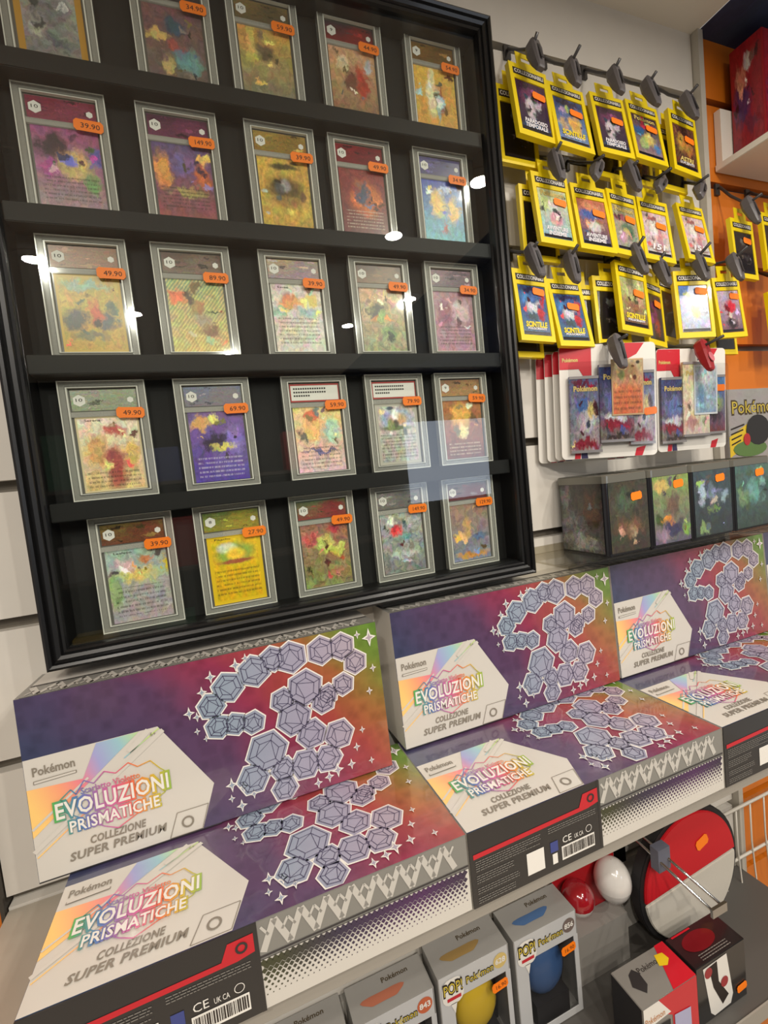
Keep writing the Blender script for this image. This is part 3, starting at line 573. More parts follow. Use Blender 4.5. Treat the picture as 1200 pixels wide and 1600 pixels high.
# lying boxes: local z -> world +y, local front -> world up
# ------------------------------------------------------------------ main shelf, lower shelf
sh = empty('wall_shelf', 'pale grey wall shelf carrying the rainbow boxes', 'shelf', (.45, 0, SHZ-.02))
at_root(boxpart('shelf_board', (-.1445, 1.0465, -.196, .0235, SHZ-.02, SHZ-.0003), M_shelfw, bevel=.001), sh)
at_root(boxpart('front_edge', (-.1445, 1.0465, -.1985, -.1962, SHZ-.021, SHZ-.0005), mat('shelf_edge_band', (150, 144, 134), .4)), sh)
for x in (-.10, .45, 1.0): at_root(boxpart('bracket', (x-.002, x+.002, -.16, .0238, SHZ-.045, SHZ-.0202), M_chrome), sh)
LZ = -.97
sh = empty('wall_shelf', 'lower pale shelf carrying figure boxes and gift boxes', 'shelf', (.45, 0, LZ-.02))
at_root(boxpart('shelf_board', (-.1445, 1.0465, -.155, .0235, LZ-.02, LZ-.0003), mat('shelf_grey_metal_shaded', (82, 79, 75), .45), bevel=.001), sh)  # grey metal, its colour darkened to include the shade on the lower shelf
at_root(boxpart('front_edge', (-.1445, 1.0465, -.1575, -.1552, LZ-.021, LZ+.004), mat('shelf_edge_band', (150, 144, 134), .4)), sh)

# ------------------------------------------------------------------ hooks, clips and hanging packs
mbk = MB()
def clip_mesh():
    mb = MB(); rings = []
    for z, hw, y0, y1 in ((.0175, .0030, -.0065, .0035), (.0145, .0062, -.0080, .0060), (.004, .0075, -.0085, .0070), (-.010, .0066, -.0072, .0045), (-.0185, .0052, -.0058, .0015), (-.020, .0040, -.0045, .0005)):
        ym = (y0+y1)/2; hy = (y1-y0)/2
        rings.append([(hw*.75, ym-hy, z), (hw, ym-hy*.6, z), (hw, ym+hy*.6, z), (hw*.75, ym+hy, z), (-hw*.75, ym+hy, z), (-hw, ym+hy*.6, z), (-hw, ym-hy*.6, z), (-hw*.75, ym-hy, z)])
    mb.loft(rings); me = mb.mesh('clip_body', False); return me
ME_CLIP = clip_mesh(); ME_CLIP.materials.append(M_clip)
ME_CLIPR = ME_CLIP.copy(); ME_CLIPR.materials.clear(); ME_CLIPR.materials.append(mat('red_clip_plastic', (150, 26, 34), .4))
mb = MB(); mb.box(-.0018, .0018, -.0092, -.0084, -.012, .006); ME_SLOT = mb.mesh('slot'); ME_SLOT.materials.append(mat('clip_slot_dark', (46, 44, 46), .5))
mb = MB(); mb.prism([(.008*math.cos(k*math.pi/8), .008*math.sin(k*math.pi/8)) for k in range(16)], lambda p, k: (p[0]*.7+.0, -.0085-.0008*k, p[1]*.7-.006)); ME_SEAL = mb.mesh('round_seal'); ME_SEAL.materials.append(mat('seal_pink', (206, 110, 120), .4))
def hook(x, base_z, clip, tip, label, red=False, tilt=0, bx=None):
    bx = x if bx is None else bx
    t = empty('display_hook', label, 'hook', (bx, .0235, base_z), group='prong hooks on the slat walls')
    mb = MB(); b0 = Vector((0, .004, 0)); tp = Vector((x-bx, tip[0]-.0235, tip[1]-base_z)); cl = Vector((x-bx, clip[0]-.0235, clip[1]-base_z+.010))
    mb.tube([b0, (0, -.006, 0), (b0+cl)/2+Vector((0, 0, .002)), cl, tp], .0024, 8); mb.build('rod', mat('hook_steel', (84, 82, 82), .35, metal=.7), t, True)
    mb = MB(); mb.box(-.006, .006, -.0025, .0012, -.012, .008); mb.build('base_plate', mat('hook_steel', (84, 82, 82), .35, metal=.7), t)
    c = empty('security_clip', label.replace('prong hook', 'security clip'), 'clip', (x, clip[0]-.004, clip[1]-.004), (-.32, tilt, .1), 'security clips on the hooks'); c.scale = (1.2, 1.15, 1.5)
    link('clip_body', ME_CLIPR if red else ME_CLIP, None, c); link('slot' if not red else 'round_seal', ME_SLOT if not red else ME_SEAL, None, c)
    return t
PW, PH, PT = .066, .112, .0075
def pack_meshes():
    mb = MB(); a, b = PW/2, PH/2; wx, z0, z1 = .0265, -.047, .032
    mb.box(-a, a, .002, PT, -b, b)
    mb.box(-a, -wx, 0, .002, -b, b); mb.box(wx, a, 0, .002, -b, b); mb.box(-wx, wx, 0, .002, -b, z0); mb.box(-wx, wx, 0, .002, z1, b)
    c = mb.mesh('carton'); c.materials.append(M_yellow)
    mb = MB(); hw = .017; b2 = b+.022
    for x0, x1, q0, q1 in ((-hw, -.008, b, b2), (.008, hw, b, b2), (-.008, .008, b, b+.008), (-.008, .008, b+.014, b2), (-hw, hw, b-.002, b)):
        mb.box(x0, x1, .001, .0018, q0, q1)
    d = mb.mesh('hang_tab'); d.materials.append(M_yellow)
    mb = MB(); mb.box(-.027, .027, -.0004, .0, .0385, .0485); e = mb.mesh('header_strip'); e.materials.append(M_ink)
    return c, d, e
ME_PC, ME_PT, ME_PHD = pack_meshes()
o = text('x', 'COLLEZIONABILI', FRONT, -.025, .025, .0405, .0060, .0007, M_whiteprint, None, offset=.03); ME_PTX = o.data; bpy.data.objects.remove(o)
M_ttl = {'y': mat('yellow_title_print', (242, 214, 40), .4), 'w': mat('white_title_print', (226, 222, 226), .4), 'g': mat('pale_gold_title_print', (214, 190, 110), .4)}
M_dkfoil = mat('dark_foil', (30, 26, 30), .25, coat=.5)
def pack(x, y, z, s, rv, art, title, label, price=None, head=None, dark=False, stk=(.010, .016)):
    t = empty('card_pack', label, 'card pack', (x, y, z), group='yellow card packs on hooks')
    v = Vector(rv)*math.pi/180
    t.rotation_mode = 'QUATERNION'; t.rotation_quaternion = Matrix.Rotation(v.length, 3, v.normalized()).to_quaternion() if v.length > 1e-6 else Matrix.Identity(3).to_quaternion()
    t.scale = (s, s, s)
    link('carton', ME_PC, None, t); link('hang_tab', ME_PT, None, t); hd = link('header_strip', ME_PHD, None, t); link('header_lettering', ME_PTX, None, hd)
    b = slabquad('booster', FRONT, -.0255, .0255, -.046, .031, -.0019, -.0006, art, t)
    slabquad('foil_crimp', FRONT, -.0245, .0245, -.0455, -.041, -.0006, -.0003, M_dkfoil, b)
    if head: text('brand_lettering', head, FRONT, -.0205, .0205, .0205, .0075, .0002, M_ttl['g'], b, offset=.03)
    zt = -.034 if title and len(title) > 1 else -.036
    for i, (tx, k, hw, hh) in enumerate(title or []): text('title_lettering', tx, FRONT, -hw, hw, zt-i*.0085*(hh/.007 if hh < .007 else 1)+(0 if len(title) > 1 else .0), hh, .0002, M_ttl[k], b, shear=.15, offset=.04)
    if price is not None: price_tag(t, price, FRONT, stk[0], stk[1], .0225, .0115, .0006, -.12)
    return t
A = {}
A['temporal'] = art_mat('pack_art_plum', (74, 44, 70), (44, 40, 62), [(.5,.7,.42,.2,(120,60,100)),(.42,.45,.16,.28,(206,200,206)),(.68,.55,.12,.12,(190,184,194)),(.55,.68,.1,.1,(50,90,70)),(.5,.1,.5,.08,(50,96,140))], 11, rough=.22)
A['spark'] = art_mat('pack_art_blue_gold', (60, 74, 120), (120, 150, 190), [(.5,.9,.5,.08,(50,40,70)),(.62,.42,.24,.22,(236,188,84)),(.25,.7,.1,.08,(186,160,200)),(.42,.78,.1,.07,(190,200,110)),(.2,.4,.16,.16,(200,170,130))], 12, rough=.22)
A['flame'] = art_mat('pack_art_red_green', (70, 54, 60), (150, 130, 130), [(.6,.75,.3,.1,(196,44,70)),(.2,.62,.2,.14,(56,96,150)),(.55,.42,.26,.18,(216,200,110)),(.3,.3,.2,.14,(170,190,120)),(.85,.25,.14,.12,(80,130,190))], 13, rough=.22)
A['amber'] = art_mat('pack_art_amber', (110, 70, 50), (100, 70, 50), [(.35,.6,.2,.25,(206,156,70)),(.7,.5,.2,.25,(186,126,60)),(.5,.85,.4,.06,(90,50,40))], 14, rough=.22, detail=.5)
A['pastel'] = art_mat('pack_art_pastel', (206, 208, 160), (150, 190, 196), [(.55,.42,.22,.18,(220,160,166)),(.5,.62,.18,.12,(210,214,210)),(.55,.55,.06,.06,(50,50,50)),(.2,.7,.2,.16,(196,210,140))], 15, rough=.2)
A['adventure'] = art_mat('pack_art_orange_blue', (196, 120, 90), (70, 84, 110), [(.4,.66,.4,.12,(80,104,170)),(.5,.85,.4,.08,(220,150,110)),(.5,.4,.3,.14,(212,206,200)),(.7,.5,.16,.1,(160,120,90))], 16, rough=.22)
A['grove'] = art_mat('pack_art_sage', (170, 160, 120), (160, 160, 150), [(.55,.45,.3,.2,(90,120,96)),(.5,.4,.14,.1,(196,196,110)),(.3,.72,.3,.06,(170,90,110)),(.3,.3,.2,.14,(206,160,176))], 17, rough=.22)
A['pink'] = art_mat('pack_art_white_pink', (214, 190, 190), (196, 190, 190), [(.6,.45,.2,.3,(196,140,144)),(.4,.6,.16,.24,(232,222,218)),(.35,.85,.2,.08,(166,90,90)),(.5,.14,.5,.06,(150,120,110))], 18, rough=.2)
A['jet'] = art_mat('pack_art_blue_white', (70, 100, 150), (96, 120, 150), [(.5,.92,.5,.07,(60,50,80)),(.5,.56,.3,.12,(220,218,220)),(.75,.46,.14,.14,(196,66,66)),(.82,.72,.08,.16,(190,70,66)),(.25,.74,.22,.1,(96,150,216)),(.4,.36,.3,.07,(84,96,104))], 19, rough=.18)
A['meadow'] = art_mat('pack_art_olive', (190, 190, 130), (120, 86, 70), [(.45,.72,.36,.18,(196,196,140)),(.5,.42,.35,.14,(150,104,80)),(.75,.55,.16,.12,(200,170,130))], 20, rough=.22, detail=.5)
A['dusk'] = art_mat('pack_art_dusk', (60, 44, 60), (40, 34, 54), [(.4,.6,.3,.25,(110,40,90)),(.6,.3,.2,.2,(150,60,60))], 21, rough=.22)
A['sky'] = art_mat('pack_art_sky', (96, 130, 196), (190, 196, 214), [(.55,.5,.22,.22,(232,190,90)),(.3,.82,.14,.08,(206,206,120)),(.15,.66,.1,.1,(190,160,210)),(.75,.75,.2,.12,(210,220,236))], 22, rough=.2)
A['suit'] = art_mat('pack_art_suit', (196, 176, 190), (120, 84, 96), [(.2,.84,.22,.1,(176,166,196)),(.55,.62,.26,.16,(206,40,56)),(.5,.4,.14,.1,(226,200,190)),(.5,.2,.26,.14,(44,38,44))], 23, rough=.22)
A['dark'] = art_mat('pack_art_black', (26, 24, 26), (24, 22, 24), [(.5,.75,.2,.08,(96,94,92)),(.5,.4,.3,.06,(60,56,54))], 24, rough=.22)
T_sc = [('SCINTILLE', 'y', .0205, .0080), ('FOLGORANTI', 'w', .018, .0035)]
PK = [
 ('r1p1', .6324, .4217, 1.05, (-10.2, 3.5, 3), 'temporal', [('PARADOSSO', 'w', .0195, .0060), ('TEMPORALE', 'w', .0195, .0060)], None, 'yellow pack with plum art and white swirl, first in the top hook row'),
 ('r1p2', .7009, .4129, 1.05, (-14, 6, 0), 'spark', T_sc, None, 'yellow pack with blue art and golden patch, second in the top hook row'),
 ('r1p3', .7834, .4147, 1.0, (-13.1, 4.8, -2.2), 'temporal', [('PARADOSSO', 'w', .0195, .0060), ('TEMPORALE', 'w', .0195, .0060)], None, 'yellow pack with plum art and white swirl, third in the top hook row'),
 ('r1p4', .8572, .4145, 1.03, (-13.6, 7, -1), 'flame', None, 'Pokémon', 'yellow pack with red, blue and lime art, fourth in the top hook row'),
 ('r1p5', .9447, .4101, 1.0, (-8.2, 7, 1.5), 'amber', [('ASTRI', 'g', .0165, .0075), ('LUCENTI', 'w', .017, .0045)], None, 'yellow pack with amber art, last in the top hook row'),
 ('r2p1', .6566, .2743, 1.03, (-9.8, 3.3, .3), 'pastel', [('AVVENTURE', 'w', .0195, .0062), ('INSIEME', 'w', .0165, .0062)], 'Pokémon', 'yellow pack with pastel yellow and pink art, first in the second hook row'),
 ('r2p2', .7317, .269, 1.03, (-12.7, 5.1, -2.3), 'adventure', [('AVVENTURE', 'w', .0195, .0062), ('INSIEME', 'w', .0165, .0062)], None, 'yellow pack with orange and blue art, second in the second hook row'),
 ('r2p3', .7987, .266, .99, (-9.3, 3.6, 3.2), 'grove', None, 'Pokémon', 'yellow pack with sage green art, third in the second hook row'),
 ('r2p4', .8656, .2617, 1.0, (-11, 6.3, -1.6), 'pink', [('151', 'w', .014, .010)], None, 'yellow pack with white and pink art, fourth in the second hook row'),
 ('r2p5', .9587, .265, .97, (-12.9, 4.5, 0), 'pink', [('151', 'w', .014, .010)], None, 'yellow pack with white and pink art, next to the orange wall'),
 ('r3p1', .6051, .1319, .98, (-7.8, 1.8, 3), 'jet', T_sc, None, 'yellow pack with blue art, beside the display case in the third hook row'),
 ('r3p2', .6728, .1231, .99, (-12.6, 1.2, 0), 'jet', T_sc, None, 'yellow pack with blue art and white-red shape, second in the third hook row'),
 ('r3p3', .8055, .15, 1.06, (-8.4, 6, 3), 'meadow', T_sc, None, 'yellow pack with olive and brown art, middle of the third hook row'),
 ('r3p5', .9458, .1448, 1.05, (-5.3, 2.1, -13.3), 'sky', None, None, 'yellow pack with sky blue art and golden patch, turned sideways in the third hook row'),
 ('r3p6', 1.0367, .1418, .97, (-4.8, -2.2, -4.5), 'suit', None, None, 'yellow pack with red and mauve art, at the panel edge in the third hook row'),
]
for k, x, z, s, rv, a, ti, hd, lb in PK:
    st = {'r2p1': (.010, .018), 'r3p1': (.012, .022), 'r3p2': (.007, .010), 'r3p5': (.014, .021), 'r3p6': (.014, .020)}.get(k, (.011, .008))
    if k in ('r2p1', 'r1p1'): st = (.012, .012)
    pack(x, -.025, z, s, rv, A[a], ti, lb, '', hd, stk=st)
# packs hanging behind
for x, y, z, s, rv, a, lb in [
 (.6190, -.0040, .4020, 1.05, (-4, 2, 0), 'dark', 'yellow pack with black art behind the first top-row plum pack'),
 (.7860, -.0060, .4000, 1.0, (-5, 4, 0), 'dark', 'yellow pack with black art behind the third top-row pack'),
 (.8560, -.0050, .3985, 1.0, (-5, 4, 0), 'amber', 'yellow pack with brown art behind the red and lime top-row pack'),
 (.9360, -.0070, .3960, 1.0, (-4, 4, 0), 'dark', 'yellow pack with black art behind the amber top-row pack'),
 (.6440, -.0060, .2620, 1.02, (-3, 2, 0), 'dark', 'yellow pack with black art behind the pastel second-row pack'),
 (.6020, -.0040, .1160, .98, (-3, 2, 0), 'dark', 'yellow pack behind the first blue third-row pack beside the display case'),
 (.7180, .0030, .1250, 1.0, (-4, 2, -4), 'dark', 'dark yellow-edged pack hanging deepest behind the olive pack'),
 (.7760, -.0080, .1350, 1.02, (-5, 2, -3), 'dark', 'dark yellow-edged pack directly behind the olive pack'),
 (.8700, -.0100, .1330, 1.0, (-4, 2, 15), 'dusk', 'yellow pack with violet art half hidden beside the olive pack'),
 (.9230, .0060, .1450, 1.0, (-2, 2, 14), 'dark', 'dark pack turned sideways behind the sky blue pack'),
 (1.0550, -.0010, .1190, .97, (-3, 0, 0), 'dark', 'yellow pack with black art behind the red and mauve pack')]:
    pack(x, y, z, s, rv, A[a], None, lb, '' if a == 'dusk' else None, None)
HK = [('r1', .632, (-.032, .480), (-.045, .501)), ('r1', .701, (-.030, .472), (-.052, .492)), ('r1', .783, (-.032, .475), (-.047, .495)), ('r1', .857, (-.031, .472), (-.048, .490)), ('r1', .945, (-.030, .467), (-.051, .484)),
 ('r2', .657, (-.030, .335), (-.048, .355)), ('r2', .732, (-.031, .337), (-.052, .344)), ('r2', .799, (-.036, .333), (-.053, .344)), ('r2', .866, (-.030, .331), (-.056, .340)), ('r2', .959, (-.030, .333), (-.051, .344)),
 ('r3', .605, (-.029, .196), (-.043, .214)), ('r3', .673, (-.029, .191), (-.049, .212)), ('r3', .8055, (-.032, .210), (-.050, .234)), ('r3', .862, (-.027, .197), (-.040, .219)), ('r3', .946, (-.032, .207), (-.057, .232)), ('r3', 1.037, (-.032, .211), (-.058, .232))]
NTH = {}
for rw, x, cl, tp in HK:
    NTH[rw] = NTH.get(rw, 0)+1
    n = ['first', 'second', 'third', 'fourth', 'fifth', 'last'][NTH[rw]-1]; r_ = {'r1': 'top', 'r2': 'second', 'r3': 'third'}[rw]
    tilt = {('r2', 2): .7, ('r2', 4): .9, ('r2', 5): .8}.get((rw, NTH[rw]), rnd.uniform(-.05, .2))
    hook(x, {'r1': .533, 'r2': .382, 'r3': .231}[rw], cl, tp, 'grey prong hook, %s from the display case in the %s row' % (n, r_), tilt=tilt)
# orange wall hooks and packs
for x, z, bz, lb in [(1.093, .2500, .382, 'yellow pack with black art on the orange wall, upper left one'), (1.180, .268, .382, 'yellow pack with black art on the orange wall at the right edge, upper'), (1.190, .122, .231, 'yellow pack with black art on the orange wall at the right edge, lower')]:
    pack(x, -.020, z, .98, (-5, 2, 2), A['dark'], None, lb, '')
    hook(x, bz, (-.028, z+.065), (-.052, z+.079), 'grey prong hook holding the ' + lb.split(' on the ')[1] + ' black pack')

# ------------------------------------------------------------------ white blister packs
M_blc = mat('white_blister_card', (226, 222, 214), .4, coat=.3)
M_blred = mat('red_card_print', (196, 24, 40), .4, coat=.3)
M_blnavy = mat('navy_card_print', (50, 44, 84), .4, coat=.3)
A['bl1'] = art_mat('booster_art_blue', (96, 110, 150), (170, 160, 160), [(.5,.9,.5,.05,(120,40,60)),(.4,.62,.3,.12,(80,110,170)),(.6,.4,.3,.14,(206,204,210)),(.7,.55,.16,.1,(226,200,120)),(.5,.1,.5,.08,(140,30,50))], 31, rough=.2, detail=.5)
A['bl2'] = art_mat('booster_art_silver', (60, 70, 120), (130, 110, 110), [(.5,.55,.4,.18,(110,130,190)),(.5,.34,.44,.07,(220,220,226)),(.5,.22,.5,.08,(150,40,60)),(.5,.06,.4,.05,(60,50,50))], 32, rough=.2, detail=.5)
A['bl3'] = art_mat('booster_art_pale', (236, 228, 180), (226, 206, 190), [(.5,.5,.3,.2,(238,236,206)),(.3,.2,.3,.1,(206,150,150))], 33, rough=.2)
A['bl4'] = art_mat('booster_art_green', (80, 130, 190), (120, 60, 60), [(.5,.5,.4,.2,(150,170,110)),(.5,.3,.3,.1,(60,44,56))], 34, rough=.2)
A['pr1'] = art_mat('promo_art_orange', (206, 190, 150), (216, 116, 70), [(.5,.78,.36,.16,(170,130,90)),(.5,.3,.6,.3,(222,124,78)),(.3,.72,.12,.1,(120,130,80))], 35, warp=.04, text=(.1, .5, 4), border=((200,170,130),.04))
A['pr2'] = art_mat('promo_art_blue', (190, 200, 206), (150, 180, 200), [(.5,.75,.3,.16,(226,230,232)),(.3,.35,.2,.3,(120,160,190))], 36, warp=.04, border=((220,226,230),.05))
def rrect(x0, x1, z0, z1, r, n=4):
    out = []
    for cx, cz, a0 in ((x1-r, z0+r, -math.pi/2), (x1-r, z1-r, 0), (x0+r, z1-r, math.pi/2), (x0+r, z0+r, math.pi)):
        for k in range(n+1):
            a = a0+k*math.pi/2/n; out.append((cx+r*math.cos(a), cz+r*math.sin(a)))
    return out
def blister(x, y, z, rv, s, label, second=False, plain=False):
    t = empty('blister_pack', label, 'blister pack', (x, y, z), (rv[0]*math.pi/180, rv[1]*math.pi/180, rv[2]*math.pi/180), 'white carded booster packs'); t.scale = (s, s, s)
    W_, H_ = .15, .17; P_ = lambda u, v: (-W_/2+u*W_, H_/2-v*H_)
    mb = MB(); mb.prism(rrect(-W_/2, W_/2, -H_/2, H_/2, .007), lambda p, k: (p[0], .0012*(1-k), p[1])); mb.build('backing_card', M_blc, t)
    red = [P_(.0, .03), P_(.03, .004), P_(.34, .004), P_(.36, .10), P_(.33, .12), P_(.33, .25), P_(.24, .25), P_(.22, .20), P_(.0, .20)]
    q = polys('red_corner', FRONT, [[P_(0.002, .04), P_(.02, .005), P_(.33, .005), P_(.33, .27), P_(.24, .27), P_(.20, .21), P_(.002, .21)]], .0004, M_blred, t)
    for sw in [([P_(.68, .0), P_(.88, .005), P_(.80, .10), P_(.70, .14), P_(.66, .10)], 0, 0), ([P_(.60, .005), P_(.68, .005), P_(.66, .10), P_(.58, .12)], 1, 0), ([P_(.14, .93), P_(.20, .93), P_(.19, .998), P_(.13, .998)], 0, 0), ([P_(.20, .93), P_(.26, .93), P_(.27, .998), P_(.20, .998)], 1, 0), ([P_(.78, .93), P_(.88, .91), P_(.84, .998), P_(.76, .998)], 0, 0)]: polys('swoosh_print', FRONT, [sw[0]], .0004, [M_blred, M_blnavy][sw[1]], t)
    if plain: return t
    text('brand_lettering', 'Pokémon', FRONT, P_(.03, 0)[0], P_(.19, 0)[0], P_(0, .145)[1], .0055, .0008, M_ttl['g'], q, offset=.03)
    def bst(u0, u1, v0, v1, m, h0):
        a = P_(u0, v1); b = P_(u1, v0)
        o = slabquad('booster', FRONT, a[0], b[0], a[1], b[1], h0, h0+.004, m, t)
        text('brand_lettering', 'Pokémon', FRONT, a[0]+(b[0]-a[0])*.12, a[0]+(b[0]-a[0])*.88, b[1]-.022, .0075, h0+.0045, M_ttl['g'], o, offset=.04)
        mb = MB()
        for zz in (a[1], b[1]-.004): mb.box(a[0], b[0], -(h0+.0048), -(h0+.004), zz, zz+.004)
        mb.build('crimp', mat('silver_crimp', (170, 166, 166), .25, metal=.4), o)
    if not second:
        bst(.70, .96, .25, .90, A['bl1'], .001); bst(.08, .40, .28, .95, A['bl1'], .002); bst(.38, .73, .19, .87, A['bl2'], .004)
        slabquad('promo_card', FRONT, *[P_(.50, 0)[0], P_(.83, 0)[0], P_(0, .64)[1], P_(0, .15)[1]], .0085, .0092, A['pr1'], t)
        price_tag(t, '', FRONT, P_(.91, 0)[0], P_(0, .61)[1], .020, .0115, .006, .1)
    else:
        bst(.66, .95, .27, .86, A['bl4'], .001); bst(.02, .36, .28, .92, A['bl2'], .002); bst(.31, .69, .14, .87, A['bl3'], .004)
        slabquad('promo_card', FRONT, *[P_(.46, 0)[0], P_(.80, 0)[0], P_(0, .66)[1], P_(0, .17)[1]], .0085, .0092, A['pr2'], t)
        price_tag(t, '', FRONT, P_(.86, 0)[0], P_(0, .40)[1], .024, .0115, .006, 0)
    mb = MB(); mb.prism(rrect(P_(.06, 0)[0], P_(.96, 0)[0], P_(0, .96)[1], P_(0, .16)[1], .006), lambda p, k: (p[0], -.0105+.0006*k, p[1])); mb.build('blister_shell', M_film, t)
    return t
blister(.7204, -.040, -.0160, (0, 2.5, -17), 1.03, 'white carded pack with an orange card, nearer the display case')
blister(.9126, -.035, -.0200, (2, .7, -4.7), 1.0, 'white carded pack with a pale blue card, under the red clip', True)
for i, (dx, dy) in enumerate(((-.0010, .0085), (-.0075, .0195), (-.0150, .0305))):
    blister(.7204+dx-.004, -.040+dy+.004, -.0185-.001*i, (0, 2.5, -17), 1.0, ['white carded pack directly behind the one with an orange card', 'white carded pack third in the stack beside the display case', 'white carded pack deepest in the stack beside the display case'][i], plain=True)
hook(.720, .080, (-.058, .058), (-.082, .072), 'grey prong hook holding the white carded packs', tilt=.1)
hook(.913, .080, (-.054, .052), (-.091, .069), 'dark prong hook with a red clip holding the pale blue carded pack', red=True, tilt=.1)

# ------------------------------------------------------------------ acrylic shelf and tins
TZ = -.2485
ash = empty('acrylic_shelf', 'clear plastic shelf carrying the printed tins', 'shelf', (.85, -.03, TZ-.004))
at_root(boxpart('plate', (.575, 1.044, -.088, .0235, TZ-.0032, TZ-.0002), M_acryl), ash)
at_root(boxpart('front_lip', (.575, 1.044, -.0905, -.0882, TZ-.006, TZ+.001), M_acryl), ash)
at_root(boxpart('back_lip', (.575, 1.044, .0205, .0238, TZ-.0002, TZ+.012), M_acryl), ash)
A['tinL'] = art_mat('tin_side_art', (50, 44, 36), (96, 94, 90), [(.3,.3,.34,.3,(132,130,126)),(.75,.65,.25,.3,(92,60,36)),(.6,.12,.3,.1,(160,156,150)),(.12,.78,.14,.2,(124,122,118))], 41, rough=.3, detail=.6)
A['tin1'] = art_mat('tin_art_brown', (62, 58, 44), (58, 50, 40), [(.4,.7,.3,.2,(70,84,62)),(.5,.35,.4,.15,(104,80,56)),(.6,.3,.1,.1,(150,124,96)),(.2,.2,.2,.1,(50,60,40))], 42, rough=.3, detail=.5)
A['tin2'] = art_mat('tin_art_lime', (130, 150, 84), (90, 84, 100), [(.5,.55,.26,.2,(104,84,70)),(.2,.85,.2,.1,(200,176,96)),(.35,.32,.2,.08,(206,140,50)),(.55,.2,.4,.12,(56,50,84)),(.25,.1,.2,.1,(150,120,140)),(.9,.15,.12,.12,(120,160,70))], 43, rough=.3)
A['tin3'] = art_mat('tin_art_teal', (58, 74, 80), (44, 52, 54), [(.5,.66,.2,.1,(132,140,180)),(.22,.66,.09,.2,(170,186,196)),(.82,.58,.1,.12,(130,156,164)),(.52,.52,.1,.07,(190,170,160)),(.5,.4,.16,.06,(110,136,72)),(.25,.12,.14,.08,(130,150,96))], 44, rough=.3)
A['tin4'] = art_mat('tin_art_green', (72, 100, 96), (48, 64, 60), [(.5,.6,.2,.2,(100,150,144)),(.2,.5,.16,.14,(110,140,100)),(.8,.7,.1,.1,(120,170,160))], 45, rough=.3)
M_tin = mat('tin_dark_metal', (36, 36, 40), .3, metal=.4, coat=.4); M_lid = mat('tin_lid_metal', (120, 118, 108), .3, metal=.5, coat=.4)
def tin(x, w_, art, label, side=None, price=''):
    d_, h_ = .098, .120
    t = empty('collector_tin', label, 'tin', (x, -.080, TZ), group='printed metal tins')
    mb = MB(); R = rrect(0, w_, 0, d_, .007)
    mb.loft([[(a, b, z) for a, b in R] for z in (0, h_-.012)]); mb.build('tin_body', M_tin, t)
    Rl = rrect(-.0008, w_+.0008, -.0008, d_+.0008, .0075)
    inn = rrect(.003, w_-.003, .003, d_-.003, .005)
    mb = MB(); mb.loft([[(a, b, h_-.012) for a, b in Rl], [(a, b, h_-.0015) for a, b in Rl], [(a, b, h_) for a, b in rrect(.0008, w_-.0008, .0008, d_-.0008, .0068)], [(a, b, h_) for a, b in inn], [(a, b, h_-.002) for a, b in inn]]); mb.build('lid', M_lid, t)
    quad('front_print', FRONT, .006, w_-.003, .003, h_-.0125, .0004, art, t)
    if side: quad('side_print', Face((0, d_, 0), (0, -1, 0), (0, 0, 1)), .006, d_-.006, .003, h_-.0125, .0004, side, t)
    price_tag(t, price, FRONT, w_*.70, h_*.78 if not side else h_*.70, .0215, .0125, .0008, .08)
    return t
tin(.658, .0855, A['tin1'], 'dark tin with brown forest print, beside the display case', A['tinL'])
tin(.746, .0865, A['tin2'], 'tin with lime and violet print, second from the display case')
tin(.8350, .0960, A['tin3'], 'dark teal tin with pale shapes, third from the display case')
tin(.9340, .0960, A['tin4'], 'green-grey tin at the right end of the clear shelf')

# ------------------------------------------------------------------ orange wall: white shelf, red box, toy box
wsf = empty('wall_shelf', 'white shelf on the orange wall at the upper right', 'shelf', (1.3, -.05, .41))
at_root(boxpart('shelf_board', (1.092, 1.75, -.19, .0235, .412, .424), mat('white_melamine', (224, 218, 206), .4), bevel=.001), wsf)
at_root(boxpart('upstand', (1.096, 1.35, .012, .0235, .4242, .520), mat('white_melamine', (224, 218, 206), .4)), wsf)
rb = empty('toy_box', 'red toy box with violet patches on the white shelf', 'box', (1.125, .010, .4245))
A['redbox'] = art_mat('red_box_print', (150, 24, 34), (140, 22, 40), [(.35,.45,.3,.2,(76,44,92)),(.3,.72,.2,.12,(190,120,100)),(.6,.85,.2,.08,(200,190,186)),(.6,.25,.3,.08,(110,30,60))], 51, rough=.35)
mb = MB(); mb.box(0, .24, -.055, 0, 0, .1950); mb.build('carton', mat('red_carton', (152, 26, 34), .4, coat=.3), rb, bevel=.001)
quad('side_print', Face((0, 0, 0), (0, -1, 0), (0, 0, 1)), .003, .052, .003, .192, .0004, A['redbox'], rb)
quad('front_print', Face((0, -.055, 0), (1, 0, 0), (0, 0, 1)), .003, .237, .003, .192, .0004, A['redbox'], rb)
polys('green_panel', Face((0, -.055, 0), (1, 0, 0), (0, 0, 1)), [[(.02, .02), (.22, .02), (.22, .17), (.02, .17)]], .0008, mat('mint_panel_print', (120, 160, 130), .4), rb)
mdk = mat('grey_rail_dark', (70, 64, 58), .5)
tb = empty('toy_box', 'grey and yellow toy box behind the tins on the orange wall', 'box', (1.067, .008, -.1750))
A['toyb'] = art_mat('grey_toy_print', (150, 146, 144), (140, 136, 130), [(.5,.5,.5,.4,(152,148,144))], 52, detail=.08)
boxpart('carton', (0, .30, 0, .0165, 0, .176), mat('grey_toy_carton', (150, 146, 142), .4, coat=.3), tb)
quad('front_print', FRONT, .001, .299, .001, .175, .0004, A['toyb'], tb)
